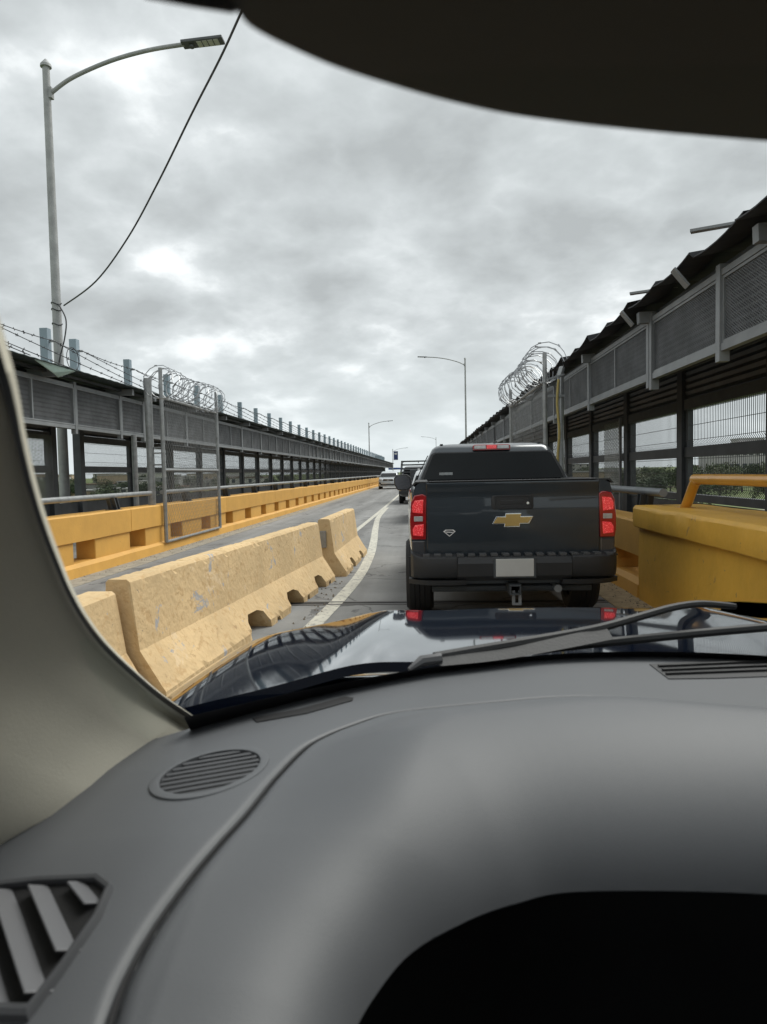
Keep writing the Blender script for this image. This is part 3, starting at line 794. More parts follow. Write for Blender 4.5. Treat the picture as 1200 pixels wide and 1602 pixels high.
# ------------------------------------------------------------------ vehicles
def wheel(parent, x, y, r, w, s, z=None):
    m = MB(); pr = [(-w/2+.03, r*.62), (-w/2, r*.70), (-w/2, r*.90), (-w/2+.035, r*.985), (-w*.2, r), (-w*.18, r*.978), (-w*.16, r), (w*.0-.006, r), (0, r*.978), (.006, r), (w*.16, r), (w*.18, r*.978), (w*.2, r), (w/2-.035, r*.985), (w/2, r*.90), (w/2, r*.70), (w/2-.03, r*.62)]
    m.rings([[(px, pr_*math.cos(a), pr_*math.sin(a)) for px, pr_ in pr] for a in [2*PI*k/36 for k in range(37)]], closed=False, caps=False)
    t = m.build('wheel', RUBBER, parent, smooth=30, loc=(x, y, z if z is not None else r))
    m = MB(); m.tube([(s*w*.15, 0, 0), (s*w*.28, 0, 0)], r*.14, 14)
    for k in range(6):
        a = 2*PI*k/6; m.bar((s*w*.25, 0, 0), (s*w*.30, math.cos(a)*r*.60, math.sin(a)*r*.60), .07, .04, up=(1, 0, 0))
    m.rings([[(s*w*q, rr*math.cos(a), rr*math.sin(a)) for q, rr in ((.35, r*.64), (.30, r*.60), (-.3, r*.60), (-.3, r*.64))] for a in [2*PI*k/28 for k in range(29)]], closed=True, caps=False)
    m.build('rim', RIMM, t)
    MB().tube([(-s*w*.1, 0, 0), (-s*w*.04, 0, 0)], r*.58, 24).build('brake_disc', DSTEEL, t)
    return t
def ring_from_half(half, y):
    return [(x, y, z) for x, z in half]+[(-x, y, z) for x, z in half[::-1] if x > 1e-6]

# ---- dark pickup right ahead
T = thing('pickup_truck', 'dark blue-grey pickup truck right ahead, tailgate towards us with brake lights lit', 'pickup truck', (.775, 6.38, 0), math.radians(.25))
def bed_half(W, open_):
    if open_: return [(0, .46), (.70, .46), (.84, .50), (W-.035, .62), (W-.005, .78), (W, .95), (W-.004, 1.10), (W-.02, 1.26), (W-.045, 1.345), (W-.085, 1.372), (W-.16, 1.372), (W-.17, 1.33), (W-.17, .72), (0, .72)]
    return [(0, .40), (.66, .40), (.80, .44), (W-.055, .56), (W-.015, .76), (W-.004, .95), (W-.006, 1.10), (W-.022, 1.20), (W-.045, 1.27), (W-.065, 1.31), (W-.075, 1.33), (W-.10, 1.345), (.40, 1.36), (0, 1.36)]
m = MB()
secs = [(0.0, .905, 1), (.10, .915, 1), (.35, .925, 1), (.62, .938, 1), (1.05, .945, 1), (1.45, .936, 1), (1.60, .930, 1)]
m.rings([ring_from_half(bed_half(W, o), y) for y, W, o in secs])
bed = m.build('cargo_bed', NAVY, T, smooth=40)
arch = MB().tube([(-1.2, 1.15, .40), (1.2, 1.15, .40)], .46, 32)
boolean_cut(bed, [arch])
m = MB()
secs = [(1.625, .928), (2.3, .925), (3.2, .925), (3.9, .93), (4.3, .935), (4.8, .91), (5.1, .85), (5.25, .74)]
rg = []
for y, W in secs:
    h = bed_half(W, 0)
    if y > 3.6:
        dz = (y-3.6)*.09
        h = [(x, z-(dz if z > 1.15 else 0)) for x, z in h]
    rg.append(ring_from_half(h, y))
m.rings(rg); cabb = m.build('cab_body', NAVY, T, smooth=40)
boolean_cut(cabb, [MB().tube([(-1.2, 4.42, .40), (1.2, 4.42, .40)], .46, 32)])
def cab_ring(z, hw, yb, yf, r=.10, crown=0):
    pts = []
    for cx, cy, a0 in ((hw-r, yf-r, 0), (-hw+r, yf-r, 90), (-hw+r, yb+r, 180), (hw-r, yb+r, 270)):
        for k in range(5):
            a = math.radians(a0+k*22.5); pts.append((cx+r*math.cos(a), cy+r*math.sin(a), z))
    return pts
m = MB().rings([cab_ring(1.30, .865, 1.625, 3.95), cab_ring(1.36, .855, 1.635, 3.75), cab_ring(1.50, .79, 1.70, 3.45), cab_ring(1.66, .71, 1.775, 3.15), cab_ring(1.73, .675, 1.815, 2.98, .10), cab_ring(1.765, .63, 1.87, 2.86, .10), cab_ring(1.788, .54, 1.97, 2.72, .12), cab_ring(1.795, .36, 2.1, 2.6, .12)])
cabp = m.build('cab_pillars_and_roof', NAVY, T, smooth=42)
# rear window, slightly proud, with heater band
def slope_y(z): return 1.635+(z-1.36)*(1.775-1.635)/.30
def quad_panel(pts, th, off=0):
    """pts (x,y,z) flat polygon thickened towards -y"""
    n = len(pts); P = [Vector(p) for p in pts]
    nr = (P[1]-P[0]).cross(P[2]-P[0]).normalized()
    if nr.y > 0: nr = -nr
    return MB().add([p+nr*off for p in P]+[p+nr*(off+th) for p in P], [list(range(n))[::-1], list(range(n, 2*n))]+[(i, (i+1) % n, n+(i+1) % n, n+i) for i in range(n)])
rw = [(-.77, 1.375), (.77, 1.375), (.775, 1.40), (.665, 1.655), (.635, 1.675), (-.635, 1.675), (-.665, 1.655), (-.775, 1.40)]
quad_panel([(x, slope_y(z), z) for x, z in rw], .012, .004).build('rear_window', GLASSD, T, bevel=.004)
quad_panel([(x, slope_y(z), z) for x, z in ((-.80, 1.36), (.80, 1.36), (.805, 1.41), (.69, 1.665), (.65, 1.69), (-.65, 1.69), (-.69, 1.665), (-.805, 1.41))], .006, -.003).build('window_seal', TPLAST, T)
MB().bar((-.60, slope_y(1.44)-.02, 1.445), (-.45, slope_y(1.44)-.02, 1.445), .002, .035).build('window_sticker', mat('sticker_pale', (.4, .42, .42), .5), T)
for s in (-1, 1):
    quad = [(s*.862, 1.95, 1.37), (s*.862, 2.75, 1.37), (s*.715, 2.70, 1.665), (s*.715, 2.08, 1.665)]
    m = MB(); m.add(quad+[(x+s*.012, y, z) for x, y, z in quad], [(0,1,2,3),(7,6,5,4),(0,4,5,1),(1,5,6,2),(2,6,7,3),(3,7,4,0)]); m.build('side_window', GLASSD, T)
    quad = [(s*.862, 2.82, 1.37), (s*.862, 3.62, 1.37), (s*.715, 3.10, 1.665), (s*.715, 2.77, 1.665)]
    m = MB(); m.add(quad+[(x+s*.012, y, z) for x, y, z in quad], [(0,1,2,3),(7,6,5,4),(0,4,5,1),(1,5,6,2),(2,6,7,3),(3,7,4,0)]); m.build('side_window', GLASSD, T)
    # roof gutter seam
    MB().bar((s*.56, 1.93, 1.787), (s*.56, 2.75, 1.789), .03, .012).build('roof_seam', DSTEEL, T)
    # mirror
    m = MB(); y = 3.42
    o = [(0, 0), (.02, .13), (.07, .17), (.21, .165), (.25, .12), (.245, .03), (.20, -.045), (.06, -.05)]
    m.rings([[(s*(.93+px*k_), y+yy, 1.275+pz*k_+.0) for px, pz in o] for yy, k_ in ((-.08, .97), (-.06, 1.0), (.0, 1.0), (.07, .9), (.12, .6))])
    mo = m.build('door_mirror', TPLAST, T, smooth=35)
    m = MB(); m.add([(s*(.93+px*.86+.02), y-.084, 1.283+pz*.86) for px, pz in o]+[(s*(.93+px*.86+.02), y-.080, 1.283+pz*.86) for px, pz in o], [list(range(8))[::-1], list(range(8, 16))]); m.build('mirror_glass', mat('mirror_glass', (.10, .10, .11), .15, .8), mo)
    # door handle, side moulding
    MB().box(*sorted((s*.925, s*.955)), 2.55, 2.72, 1.13, 1.165).build('door_handle', NAVY, T, bevel=.008)
    MB().box(*sorted((s*.925, s*.955)), 1.75, 1.92, 1.13, 1.165).build('door_handle', NAVY, T, bevel=.008)
    # tail lamp: lens housing with two lit segments and a reverse lamp between
    out = lambda y_: .912+.02*y_
    o = [(.775, .865), (.765, 1.255), (.80, 1.275), (.875, 1.262), (.905, 1.20), (.918, 1.05), (.916, .93), (.905, .868)]
    m = MB(); m.rings([[(s*(x-(.006 if yy < 0 else 0)), yy, z) for x, z in o] for yy in (-.022, -.010, .16)])
    tl = m.build('tail_lamp', REDL, T, smooth=30, bevel=.008)
    for z0, z1 in ((1.10, 1.225), (.895, 1.005)):
        m = MB(); m.rings([[(s*x, yy, z) for x, z in ((.795, z0), (.787, z1), (.865, z1-.008), (.888, (z0+z1)/2+.01), (.886, z0+.01))] for yy in (-.029, -.018)])
        m.build('lit_segment', REDB, tl, bevel=.006)
    MB().box(*sorted((s*.795, s*.875)), -.028, -.018, 1.030, 1.075).build('reverse_lamp', CLEARL, tl, bevel=.004)
    # dark panel below lamp & bed corner
    MB().box(*sorted((s*.775, s*.90)), -.006, .14, .70, .855).build('corner_panel', GREYC, T, bevel=.012)
    # bumper ends
    m = MB()
    prof = [(-.10, .735), (.18, .735), (.20, .66), (.20, .545), (.12, .52), (-.12, .53), (-.15, .58), (-.16, .66), (-.15, .715)]
    rg = []
    for x, dy, dz in ((.50, 0, 0), (.70, .0, 0), (.82, .02, .0), (.885, .06, .02), (.91, .12, .035)):
        rg.append([(s*x, y+dy if y < 0 else y+dy*.5, z+(dz if z > .7 else 0)) for y, z in prof])
    m.rings(rg); m.build('bumper_corner', TPLAST, T, smooth=35, bevel=.006)
    m = MB(); rg = []
    for x, dy in ((.42, -.03), (.55, -.05), (.75, -.03), (.86, .03), (.93, .11)):
        rg.append([(s*x, y+dy, z) for y, z in ((-.10, .51), (.05, .505), (.06, .47), (-.02, .455), (-.09, .47))])
    m.rings(rg); m.build('bumper_step', TPLAST, T, smooth=30)
    wheel(T, s*.835, 1.15, .39, .28, s); wheel(T, s*.835, 4.42, .39, .28, s)
    MB().box(*sorted((s*.67, s*.70)), .30, 2.0, .44, .60).build('chassis_rail', DSTEEL, T)
# tailgate with recessed handle
m = MB(); tg = [(-.022, .715), (-.030, .80), (-.034, 1.0), (-.026, 1.22), (-.024, 1.30), (-.040, 1.345), (-.038, 1.372), (.02, 1.380), (.055, 1.372), (.055, .715)]
m.rings([[(x, y+(.012 if abs(x) > .755 else 0), z) for y, z in tg] for x in (-.764, -.755, -.4, 0, .4, .755, .764)])
tgo = m.build('tailgate', NAVY, T, smooth=28)
m = MB().box(-.20, .20, -.10, -.012, 1.115, 1.265)
boolean_cut(tgo, [MB().rings([[(x*k_, yy, 1.19+z*k_) for x, z in ((-.185, -.065), (.185, -.065), (.20, -.05), (.20, .05), (.185, .065), (-.185, .065), (-.20, .05), (-.20, -.05))] for yy, k_ in ((-.10, .92), (-.008, .85))])])
h = MB(); h.rings([[(x*k_, yy, 1.19+z*k_) for x, z in ((-.19, -.07), (.19, -.07), (.205, -.055), (.205, .055), (.19, .07), (-.19, .07), (-.205, .055), (-.205, -.055))] for yy, k_ in ((-.038, .90), (-.044, .84), (-.044, .74), (-.014, .70), (-.012, .5))])
hb_ = h.build('handle_bezel', TPLAST, tgo, smooth=30)
MB().box(-.115, .105, -.040, -.014, 1.165, 1.215).build('handle_lever', TPLAST, tgo, bevel=.01)
MB().tube([(.135, -.046, 1.18), (.135, -.030, 1.18)], .012, 12).build('keyhole', CHROME, tgo)
# gold cross-shaped emblem with chrome edge
def bow(k, y0, y1):
    W_, w_, h_, H_ = .182*k, .062*(k if k > .9 else .86), .034*k, .062*k
    if k < 1: W_, w_, h_, H_ = .170, .056, .026, .053
    sl = .036
    pts = [(-W_, -h_), (-w_-.010, -h_), (-w_-.016, -H_), (w_, -H_), (w_+.004, -h_), (W_-sl, -h_), (W_, h_), (w_+.010, h_), (w_+.016, H_), (-w_, H_), (-w_-.004, h_), (-W_+sl, h_)]
    return MB().prism([(x, z+1.03) for x, z in pts], 'y', y0, y1)
em = bow(1.0, -.048, -.033).build('emblem', CHROME, tgo, bevel=.003)
bow(.9, -.052, -.0475).build('emblem_face', GOLD, em, bevel=.002)
# plain diamond outline sticker and moulding line
def diamond(k): return [(-.055*k, .0+.012*k), (-.035*k, .028*k), (.035*k, .028*k), (.055*k, .012*k), (0, -.035*k)]
dm = MB(); a_, b_ = diamond(1.0), diamond(.74)
dm.add([(x-.56, -.0345, z+.925) for x, z in a_]+[(x-.56, -.0345, z+.925) for x, z in b_]+[(x-.56, -.0330, z+.925) for x, z in a_]+[(x-.56, -.0330, z+.925) for x, z in b_],
       [(i, (i+1) % 5, 5+(i+1) % 5, 5+i) for i in range(5)]+[(i, 10+i, 10+(i+1) % 5, (i+1) % 5) for i in range(5)])
dm.bar((-.59, -.0345, .932), (-.53, -.0345, .928), .002, .008)
dm.build('outline_sticker', mat('sticker_white', (.7, .7, .7), .5), tgo)
for s in (-1, 1): MB().rings([[(s*x, y, z) for x, z in ((.735, 1.373), (.745, 1.386), (.86, 1.384), (.893, 1.35), (.880, 1.345), (.85, 1.372))] for y in (.0, .8, 1.6)]).build('bed_rail_cap', TPLAST, T, smooth=30)
MB().box(-.74, .74, -.036, .05, 1.378, 1.388).build('tailgate_cap', TPLAST, tgo, bevel=.004)
MB().box(-.93, .93, -.0, .02, .70, .712).build('tailgate_gap', DASHB, T)
# bumper centre, step pad, plate, hitch
m = MB(); prof = [(-.13, .715), (.06, .715), (.08, .55), (-.10, .50), (-.15, .545), (-.16, .66)]
m.rings([[(x, y, z) for y, z in prof] for x in (-.5, -.25, .25, .5)]); m.build('bumper', TPLAST, T, smooth=30, bevel=.006)
for k in range(17):
    MB().box(-.80+k*.1, -.80+k*.1+.06, -.125, -.02, .716, .741).build('step_pad_rib', mat('step_pad_grey', (.07, .072, .075), .7), T, bevel=.004)
MB().box(-.165, .165, -.172, -.162, .545, .70).build('licence_plate', mat('plate_white', (.50, .50, .48), .45, var=.05), T, bevel=.004)
MB().box(-.185, .185, -.1655, -.158, .53, .715).build('plate_frame', DSTEEL, T, bevel=.003)
m = MB().box(-.05, .05, -.20, .2, .385, .40).box(-.05, .05, -.20, .2, .46, .475).box(-.05, -.035, -.20, .2, .40, .46).box(.035, .05, -.20, .2, .40, .46); m.build('hitch_receiver', DSTEEL, T, bevel=.003)
MB().tube([(-.72, .12, .40), (.72, .12, .40)], .032, 10).build('hitch_bar', DSTEEL, T, smooth=True)
MB().box(-.025, .0, -.16, -.13, .30, .42).box(.03, .055, -.16, -.13, .30, .42).box(-.025, .055, -.158, -.132, .29, .31).build('hitch_loop', STEEL, T)
MB().tube([(-.78, 1.15, .37), (.78, 1.15, .37)], .05, 10).tube([(-.13, 1.15, .37), (.13, 1.15, .37)], .13, 14).build('rear_axle', DSTEEL, T, smooth=True)
MB().box(-.68, .68, .25, 4.9, .40, .56).build('underbody', DSTEEL, T)
MB().tube([(.40, -.02, .41), (.42, .6, .41)], .035, 10).build('exhaust_pipe', STEEL, T, smooth=True)
# third brake lamp
m = MB(); m.rings([[(x, yy+abs(x)*.03, z+1.742-abs(x)*.02) for x, z in ((-.21, -.032), (.21, -.032), (.215, .02), (.19, .032), (-.19, .032), (-.215, .02))] for yy in (1.765, 1.775, 1.88)])
hl = m.build('third_brake_lamp', REDL, T, bevel=.006)
for s in (-1, 1): MB().box(*sorted((s*.065, s*.195)), 1.760, 1.768, 1.722, 1.760).build('cargo_lamp', CLEARL, hl, bevel=.004)
MB().box(-.055, .055, 1.756, 1.765, 1.722, 1.762).build('lit_segment', REDB, hl, bevel=.004)
MB().tube([(.10, 2.35, 1.79), (.10, 2.42, 2.0)], .010, 6).rings([[(.10+a*k_, 2.34+b*k_, z) for a, b in ((-.035, -.06), (.035, -.06), (.035, .06), (-.035, .06))] for k_, z in ((1, 1.79), (.5, 1.83))]).build('antenna', DASHB, T)
# interior silhouettes behind dark glass are not seen: headrests
# ---- generic body-on-wheels car
def simple_car(root, Wd, Ln, H, hood, tail, belt, paint, face, tall_tail=False, clear=.22):
    """root's -y side faces the camera; face 'rear' or 'front' tells which end that is"""
    hw = Wd/2; f = 1 if face == 'front' else -1
    Y = lambda t: t if face == 'front' else Ln-t     # t=0 is the car's nose
    def half(W, zt, zb=clear):
        return [(0, zb), (W-.16, zb), (W-.06, zb+.06), (W-.01, zb+.22), (W, (zb+zt)/2+.05), (W-.02, zt-.12), (W-.06, zt-.03), (W-.16, zt), (0, zt+.02)]
    secs = [(0, hw-.22, belt-.30), (.06, hw-.12, belt-.22), (.25, hw-.03, belt-.14), (hood, hw, belt-.02), (hood+.3, hw, belt), (Ln-tail, hw, belt), (Ln-.25, hw-.03, belt), (Ln-.08, hw-.08, belt-.04), (Ln, hw-.14, belt-.16)]
    if face == 'rear': secs = secs[::-1]
    m = MB().rings([ring_from_half(half(W, zt), Y(t)) for t, W, zt in secs])
    b = m.build('body', paint, root, smooth=40)
    r = .34*H/1.62; wx = (Ln*.19, Ln*.80)
    boolean_cut(b, [MB().tube([(-2, Y(t), r), (2, Y(t), r)], r+.06, 24) for t in wx])
    gb, gt = hood+.02, Ln-(.35 if tall_tail else tail)
    def gr(z, w, a, c):
        y0, y1 = sorted((Y(a), Y(c))); return cab_ring(z, w, y0, y1, .10)
    m = MB().rings([gr(belt-.03, hw-.08, gb, gt), gr(belt+.04, hw-.09, gb+.07, gt-.02), gr(H-.16, hw-.20, gb+.72, gt-.26), gr(H-.05, hw-.25, gb+.95, gt-.36), gr(H-.01, hw-.33, gb+1.1, gt-.5), gr(H, hw-.5, gb+1.25, gt-.65)])
    m.build('roof_and_pillars', paint, root, smooth=42)
    for nm, ya, yb in (('windscreen', (gb+.10, gb+.66), 1), ('rear_window', (gt-.05, gt-.23), -1)):
        z0, z1 = belt+.06, H-.19
        p = [(-hw+.15, Y(ya[0]), z0), (hw-.15, Y(ya[0]), z0), (hw-.25, Y(ya[1]), z1), (-hw+.25, Y(ya[1]), z1)]
        o = -.02 if (nm == 'windscreen') == (face == 'front') else .02
        m = MB().add([(x, y+o*.4, z+.012) for x, y, z in p]+[(x, y+o*1.6, z+.018) for x, y, z in p], [(3,2,1,0),(4,5,6,7),(0,1,5,4),(1,2,6,5),(2,3,7,6),(3,0,4,7)])
        m.build(nm, GLASSD, root)
    for s in (-1, 1):
        p = [(s*(hw-.09), Y(gb+.35), belt+.07), (s*(hw-.09), Y(gt-.22), belt+.07), (s*(hw-.195), Y(gt-.42), H-.19), (s*(hw-.195), Y(gb+.82), H-.19)]
        m = MB().add(p+[(x+s*.014, y, z) for x, y, z in p], [(3,2,1,0),(4,5,6,7),(0,1,5,4),(1,2,6,5),(2,3,7,6),(3,0,4,7)]); m.build('side_window', GLASSD, root)
        mm = MB().rings([[(s*(hw+.0+a*.20), Y(gb+.55)+yy, belt+.03+c*.14) for a, c in ((0, 0), (.1, -.1), (1, 0), (1.05, .7), (.8, 1), (.2, 1))] for yy in (-.06, .06)])
        mm.build('door_mirror', TPLAST if paint is not SILVC else paint, root, smooth=30)
        for t in wx: wheel(root, s*(hw-.12), Y(t), r, .22, s)
    return Y
# oncoming silver-white SUV
C = thing('oncoming_car', 'silver-white SUV coming towards us in the left lane, dark grille and wide bumper', 'car', (-3.28, 64, 0))
simple_car(C, 1.84, 4.4, 1.62, 1.05, .4, 1.06, SILVC, 'front', True)
m = MB().prism([(-.44, .74), (.44, .74), (.50, .86), (.40, .93), (-.40, .93), (-.50, .86)], 'y', -.035, .03); g = m.build('grille', DASHB, C, bevel=.01)
MB().box(-.46, .46, -.05, -.036, .835, .86).build('grille_bar', CHROME, g)
m = MB().tube([(.0+.085*math.cos(a), -.055, .845+.085*math.sin(a)) for a in [k*2*PI/16 for k in range(17)]], .012, 6); m.bar((0, -.055, .845), (0, -.055, .93), .012).bar((0, -.055, .845), (.07, -.055, .80), .012).bar((0, -.055, .845), (-.07, -.055, .80), .012); m.build('ring_emblem', CHROME, g)
MB().prism([(-.62, .36), (.62, .36), (.72, .50), (.50, .46), (-.50, .46), (-.72, .50)], 'y', -.04, .04).build('lower_grille', DASHB, C)
MB().box(-.26, .26, -.055, -.042, .50, .62).build('licence_plate', MATS['plate_white'], C)
for s in (-1, 1):
    MB().prism([(s*.52, .80), (s*.80, .86), (s*.84, .94), (s*.78, .97), (s*.54, .90)], 'y', -.03, .20).build('headlight', CLEARL, C, bevel=.01)
    MB().prism([(s*.60, .42), (s*.80, .48), (s*.80, .66), (s*.70, .62)], 'y', -.02, .10).build('air_intake', DASHB, C)
# white SUV behind the pickup's left shoulder
C = thing('queued_car', 'white SUV queuing ahead of the dark pickup, only its roof showing', 'car', (.42, 20.5, 0))
Yf = simple_car(C, 1.82, 4.3, 1.55, 1.0, .4, 1.02, WHITEC, 'rear', True)
for s in (-1, 1):
    MB().box(*sorted((s*.58, s*.86)), -.0, .12, .78, .98).build('tail_lamp', REDL, C, bevel=.02)
    MB().tube([(s*.58, .9, 1.57), (s*.60, 2.6, 1.57)], .018, 6).build('roof_rail', STEEL, C)
    MB().box(*sorted((s*.55, s*.62)), .85, .98, 1.53, 1.585).build('rail_foot', WHITEC, C)
MB().box(-.26, .26, -.02, .0, .62, .76).build('licence_plate', MATS['plate_white'], C)
# dark pickup with a rack
C = thing('queued_pickup', 'grey pickup with a dark pipe rack over its bed, further up the queue', 'pickup truck', (-.27, 33, 0))
simple_car(C, 1.92, 5.2, 1.78, 1.2, 1.9, 1.12, GREYC, 'rear', False, .34)
for s in (-1, 1): MB().box(*sorted((s*.80, s*.95)), -.02, .10, .86, 1.10).build('tail_lamp', REDB, C, bevel=.02)
MB().box(-.78, .78, -.03, .0, .62, 1.12).build('tailgate', GREYC, C, bevel=.01)
MB().box(-.93, .93, -.10, .02, .46, .62).build('bumper', TPLAST, C, bevel=.02)
m = MB()
for s in (-1, 1):
    m.tube([(s*.86, .1, 1.10), (s*.78, .12, 2.0)], .025, 6).tube([(s*.86, 1.7, 1.10), (s*.78, 1.7, 2.0)], .025, 6).tube([(s*.78, .1, 2.0), (s*.78, 3.2, 2.0)], .025, 6)
for y in (.12, .7, 1.7): m.tube([(-.80, y, 2.0), (.80, y, 2.0)], .025, 6)
for z in (1.30, 1.48, 1.66, 1.84): m.box(-.82, .82, 1.60, 1.64, z-.035, z+.035)
m.tube([(0, .12, 2.0), (0, .12, 1.9)], .02, 6)
m.build('cargo_rack', DSTEEL, C)
MB().box(-.40, .55, .4, 1.5, 1.12, 1.62).build('load', DSTEEL, C, bevel=.05)

# ------------------------------------------------------------------ own car: bonnet, windscreen, dashboard, pillar, visor
CX = .37
OWN = thing('sports_utility_vehicle', 'dark blue car we sit in, grey dashboard, beige pillar and glossy bonnet', 'car', (0, 0, 0))
# bonnet
def hood_z(X, Y):
    u = (X-CX)/.93; fr = max(0, (Y-1.25)/.95)
    s_ = (Y-1.4)/.9
    z = 1.100-.058*abs(u)**2.4-.050*s_-.020*max(0, s_)**2
    ridge = math.exp(-((abs(X-CX)-.50)/.11)**2)*.016
    return z+ridge-.05*max(0, abs(u)-.86)*6*max(0, abs(u)-.86)*6
m = MB(); NU, NV = 72, 40
def front_y(u): return 2.32-.40*abs(u)**2.6
def back_y(u): return 1.42-.34*abs(u)**2.2
vs = []
for j in range(NV+1):
    for i in range(NU+1):
        u = -1+2*i/NU; v = j/NV; Y = back_y(u)+(front_y(u)-back_y(u))*v; X = CX+u*.925
        z = hood_z(X, Y)-(max(0, v-.94)/.06)**2*.05
        vs.append((X, Y, z))
nv = len(vs); vs += [(x, y, z-.02) for x, y, z in vs]
fs = []
for j in range(NV):
    for i in range(NU):
        a = j*(NU+1)+i; q = (a, a+1, a+NU+2, a+NU+1); fs.append(q); fs.append(tuple(nv+t for t in q[::-1]))
for i in range(NU): fs += [(i, nv+i, nv+i+1, i+1), (NV*(NU+1)+i, NV*(NU+1)+i+1, nv+NV*(NU+1)+i+1, nv+NV*(NU+1)+i)]
for j in range(NV): a = j*(NU+1); fs += [(a, a+NU+1, nv+a+NU+1, nv+a), (a+NU, nv+a+NU, nv+a+2*NU+1, a+2*NU+1)]
m.add(vs, fs); m.build('bonnet', HOODM, OWN, smooth=40)
# front end and wings below the bonnet
m = MB().rings([ring_from_half([(0, .25), (w_-.1, .25), (w_, .45), (w_, .85), (w_-.02, zt-.03), (0, zt)], y) for y, w_, zt in ((.95, .90, .99), (1.5, .905, .975), (1.85, .88, .95), (2.1, .74, .92), (2.26, .55, .84))])
o = m.build('front_body', HOODM, OWN, smooth=40, loc=(CX, 0, 0)); boolean_cut(o, [MB().tube([(-1.5, 1.5, .36), (1.5, 1.5, .36)], .42, 28)])
for s in (-1, 1): wheel(OWN, CX+s*.79, 1.5, .36, .24, s)
# cowl panel between bonnet and windscreen
def base_y(X): return 1.315-.50*((X-CX)/.8)**2
def strip(name, f0, f1, mat_, n=40, th=.008, x0=-.43, x1=1.17, parent=OWN, smooth=True):
    vs = []
    for i in range(n+1):
        X = x0+(x1-x0)*i/n
        for p in (f0(X), f1(X)): vs.append((p[0], p[1], p[2]))
        for p in (f0(X), f1(X)): vs.append((p[0], p[1], p[2]-th))
    fs = []
    for i in range(n):
        a, b = 4*i, 4*i+4; fs += [(a, a+1, b+1, b), (a+2, b+2, b+3, a+3), (a, b, b+2, a+2), (a+1, a+3, b+3, b+1)]
    fs += [(0, 2, 3, 1), (4*n, 4*n+1, 4*n+3, 4*n+2)]
    return MB().add(vs, fs).build(name, mat_, parent, smooth=smooth)
strip('cowl', lambda X: (X, base_y(X)+.005, 1.085), lambda X: (X, base_y(X)+.17, 1.045), TPLAST)
strip('cowl_trim', lambda X: (X, base_y(X)+.165, 1.052), lambda X: (X, base_y(X)+.195, 1.052), TPLAST, th=.012)
# windscreen
SL = .62
def ws(X, t):  # t: 0 at base, 1 at header
    yb = base_y(X); yt = .19-.06*((X-CX)/.8)**2+.0
    Y = yb+(yt-yb)*t; z = 1.125+(1.665-1.125)*t+.035*math.sin(PI*t)
    Xs = CX+(X-CX)*(1-.16*t)
    return (Xs, Y, z)
m = MB(); NU, NV = 30, 16
vs = [ws(-.42+1.58*i/NU, j/NV) for j in range(NV+1) for i in range(NU+1)]
nv = len(vs); vs += [(x, y+.003, z+.004) for x, y, z in vs]
fs = []
for j in range(NV):
    for i in range(NU): a = j*(NU+1)+i; q = (a, a+1, a+NU+2, a+NU+1); fs.append(q)
m.add(vs[:nv], fs); wsg = m.build('windscreen', WGLASS, OWN, smooth=60)
# black band along its base
def band(t0, t1, name, x0=-.42, x1=1.16, off=-.002):
    vs = []; n = 40
    for i in range(n+1):
        X = x0+(x1-x0)*i/n
        for t in (t0(X), t1(X)):
            p = ws(X, t); vs.append((p[0], p[1]+off, p[2]+off))
    return MB().add(vs, [(2*i, 2*i+1, 2*i+3, 2*i+2) for i in range(n)]).build(name, FRIT, wsg)
band(lambda X: -.01, lambda X: .028+.035*min(1, abs(X-CX)/.8)**3, 'black_band', x0=-.325)
# dashboard height field
def sdist(curve, X, Y):
    best = 9; sg = 1
    for i in range(len(curve)-1):
        ax, ay = curve[i]; bx_, by_ = curve[i+1]; dx_, dy_ = bx_-ax, by_-ay
        t = max(0, min(1, ((X-ax)*dx_+(Y-ay)*dy_)/(dx_*dx_+dy_*dy_+1e-12)))
        qx, qy = ax+dx_*t, ay+dy_*t; d = math.hypot(X-qx, Y-qy)
        if d < best: best = d; sg = 1 if dx_*(Y-ay)-dy_*(X-ax) > 0 else -1
    return best*sg
ZD = 1.125
def base_dash(X, Y):
    z = ZD
    z -= .35*max(0, .66-Y)**1.5
    z -= .10*max(0, -.20-X)*max(0, .8-Y)*4
    return z
def xy(px, py, z): p = at_z(px, py, z); return (p.x, p.y)
seam = [xy(*p) for p in ((1330, 1072, ZD), (1200, 1079, ZD), (1090, 1081, ZD), (987, 1087, ZD), (870, 1092, ZD), (773, 1100, ZD), (660, 1111, ZD), (600, 1120, ZD), (550, 1136, ZD), (510, 1152, ZD), (475, 1172, ZD), (432, 1215, ZD), (390, 1270, ZD-.004), (345, 1325, ZD-.01), (300, 1388, ZD-.022), (245, 1470, ZD-.035), (205, 1550, ZD-.048), (185, 1602, ZD-.055), (165, 1680, ZD-.065), (150, 1780, ZD-.08))]
def mirrored(c, XM):   # the instrument hood is symmetrical about XM
    l = [(x, y) for x, y in c if x < XM-.015]
    return [(2*XM-x, y) for x, y in l[::-1]]+l
seam = mirrored(seam, .235)
seam = [(p.x, p.y) for p in smooth_curve([(x, y, 0) for x, y in seam], 5)]
ZL = ZD-.025
lip = [xy(p[0]-6, p[1]-88, p[2]) for p in ((1500, 1362, ZL), (1200, 1374, ZL), (1050, 1379, ZL), (900, 1390, ZL), (780, 1410, ZL), (690, 1438, ZL), (610, 1482, ZL-.005), (545, 1545, ZL-.01), (500, 1610, ZL-.015), (470, 1690, ZL-.02), (455, 1800, ZL-.03))]
lip = mirrored(lip, .235)
lip = [(p.x, p.y) for p in smooth_curve([(x, y, 0) for x, y in lip], 9)]
def dash_z(X, Y): return float(dash_field(np.array([[X]]), np.array([[Y]]))[0][0, 0])
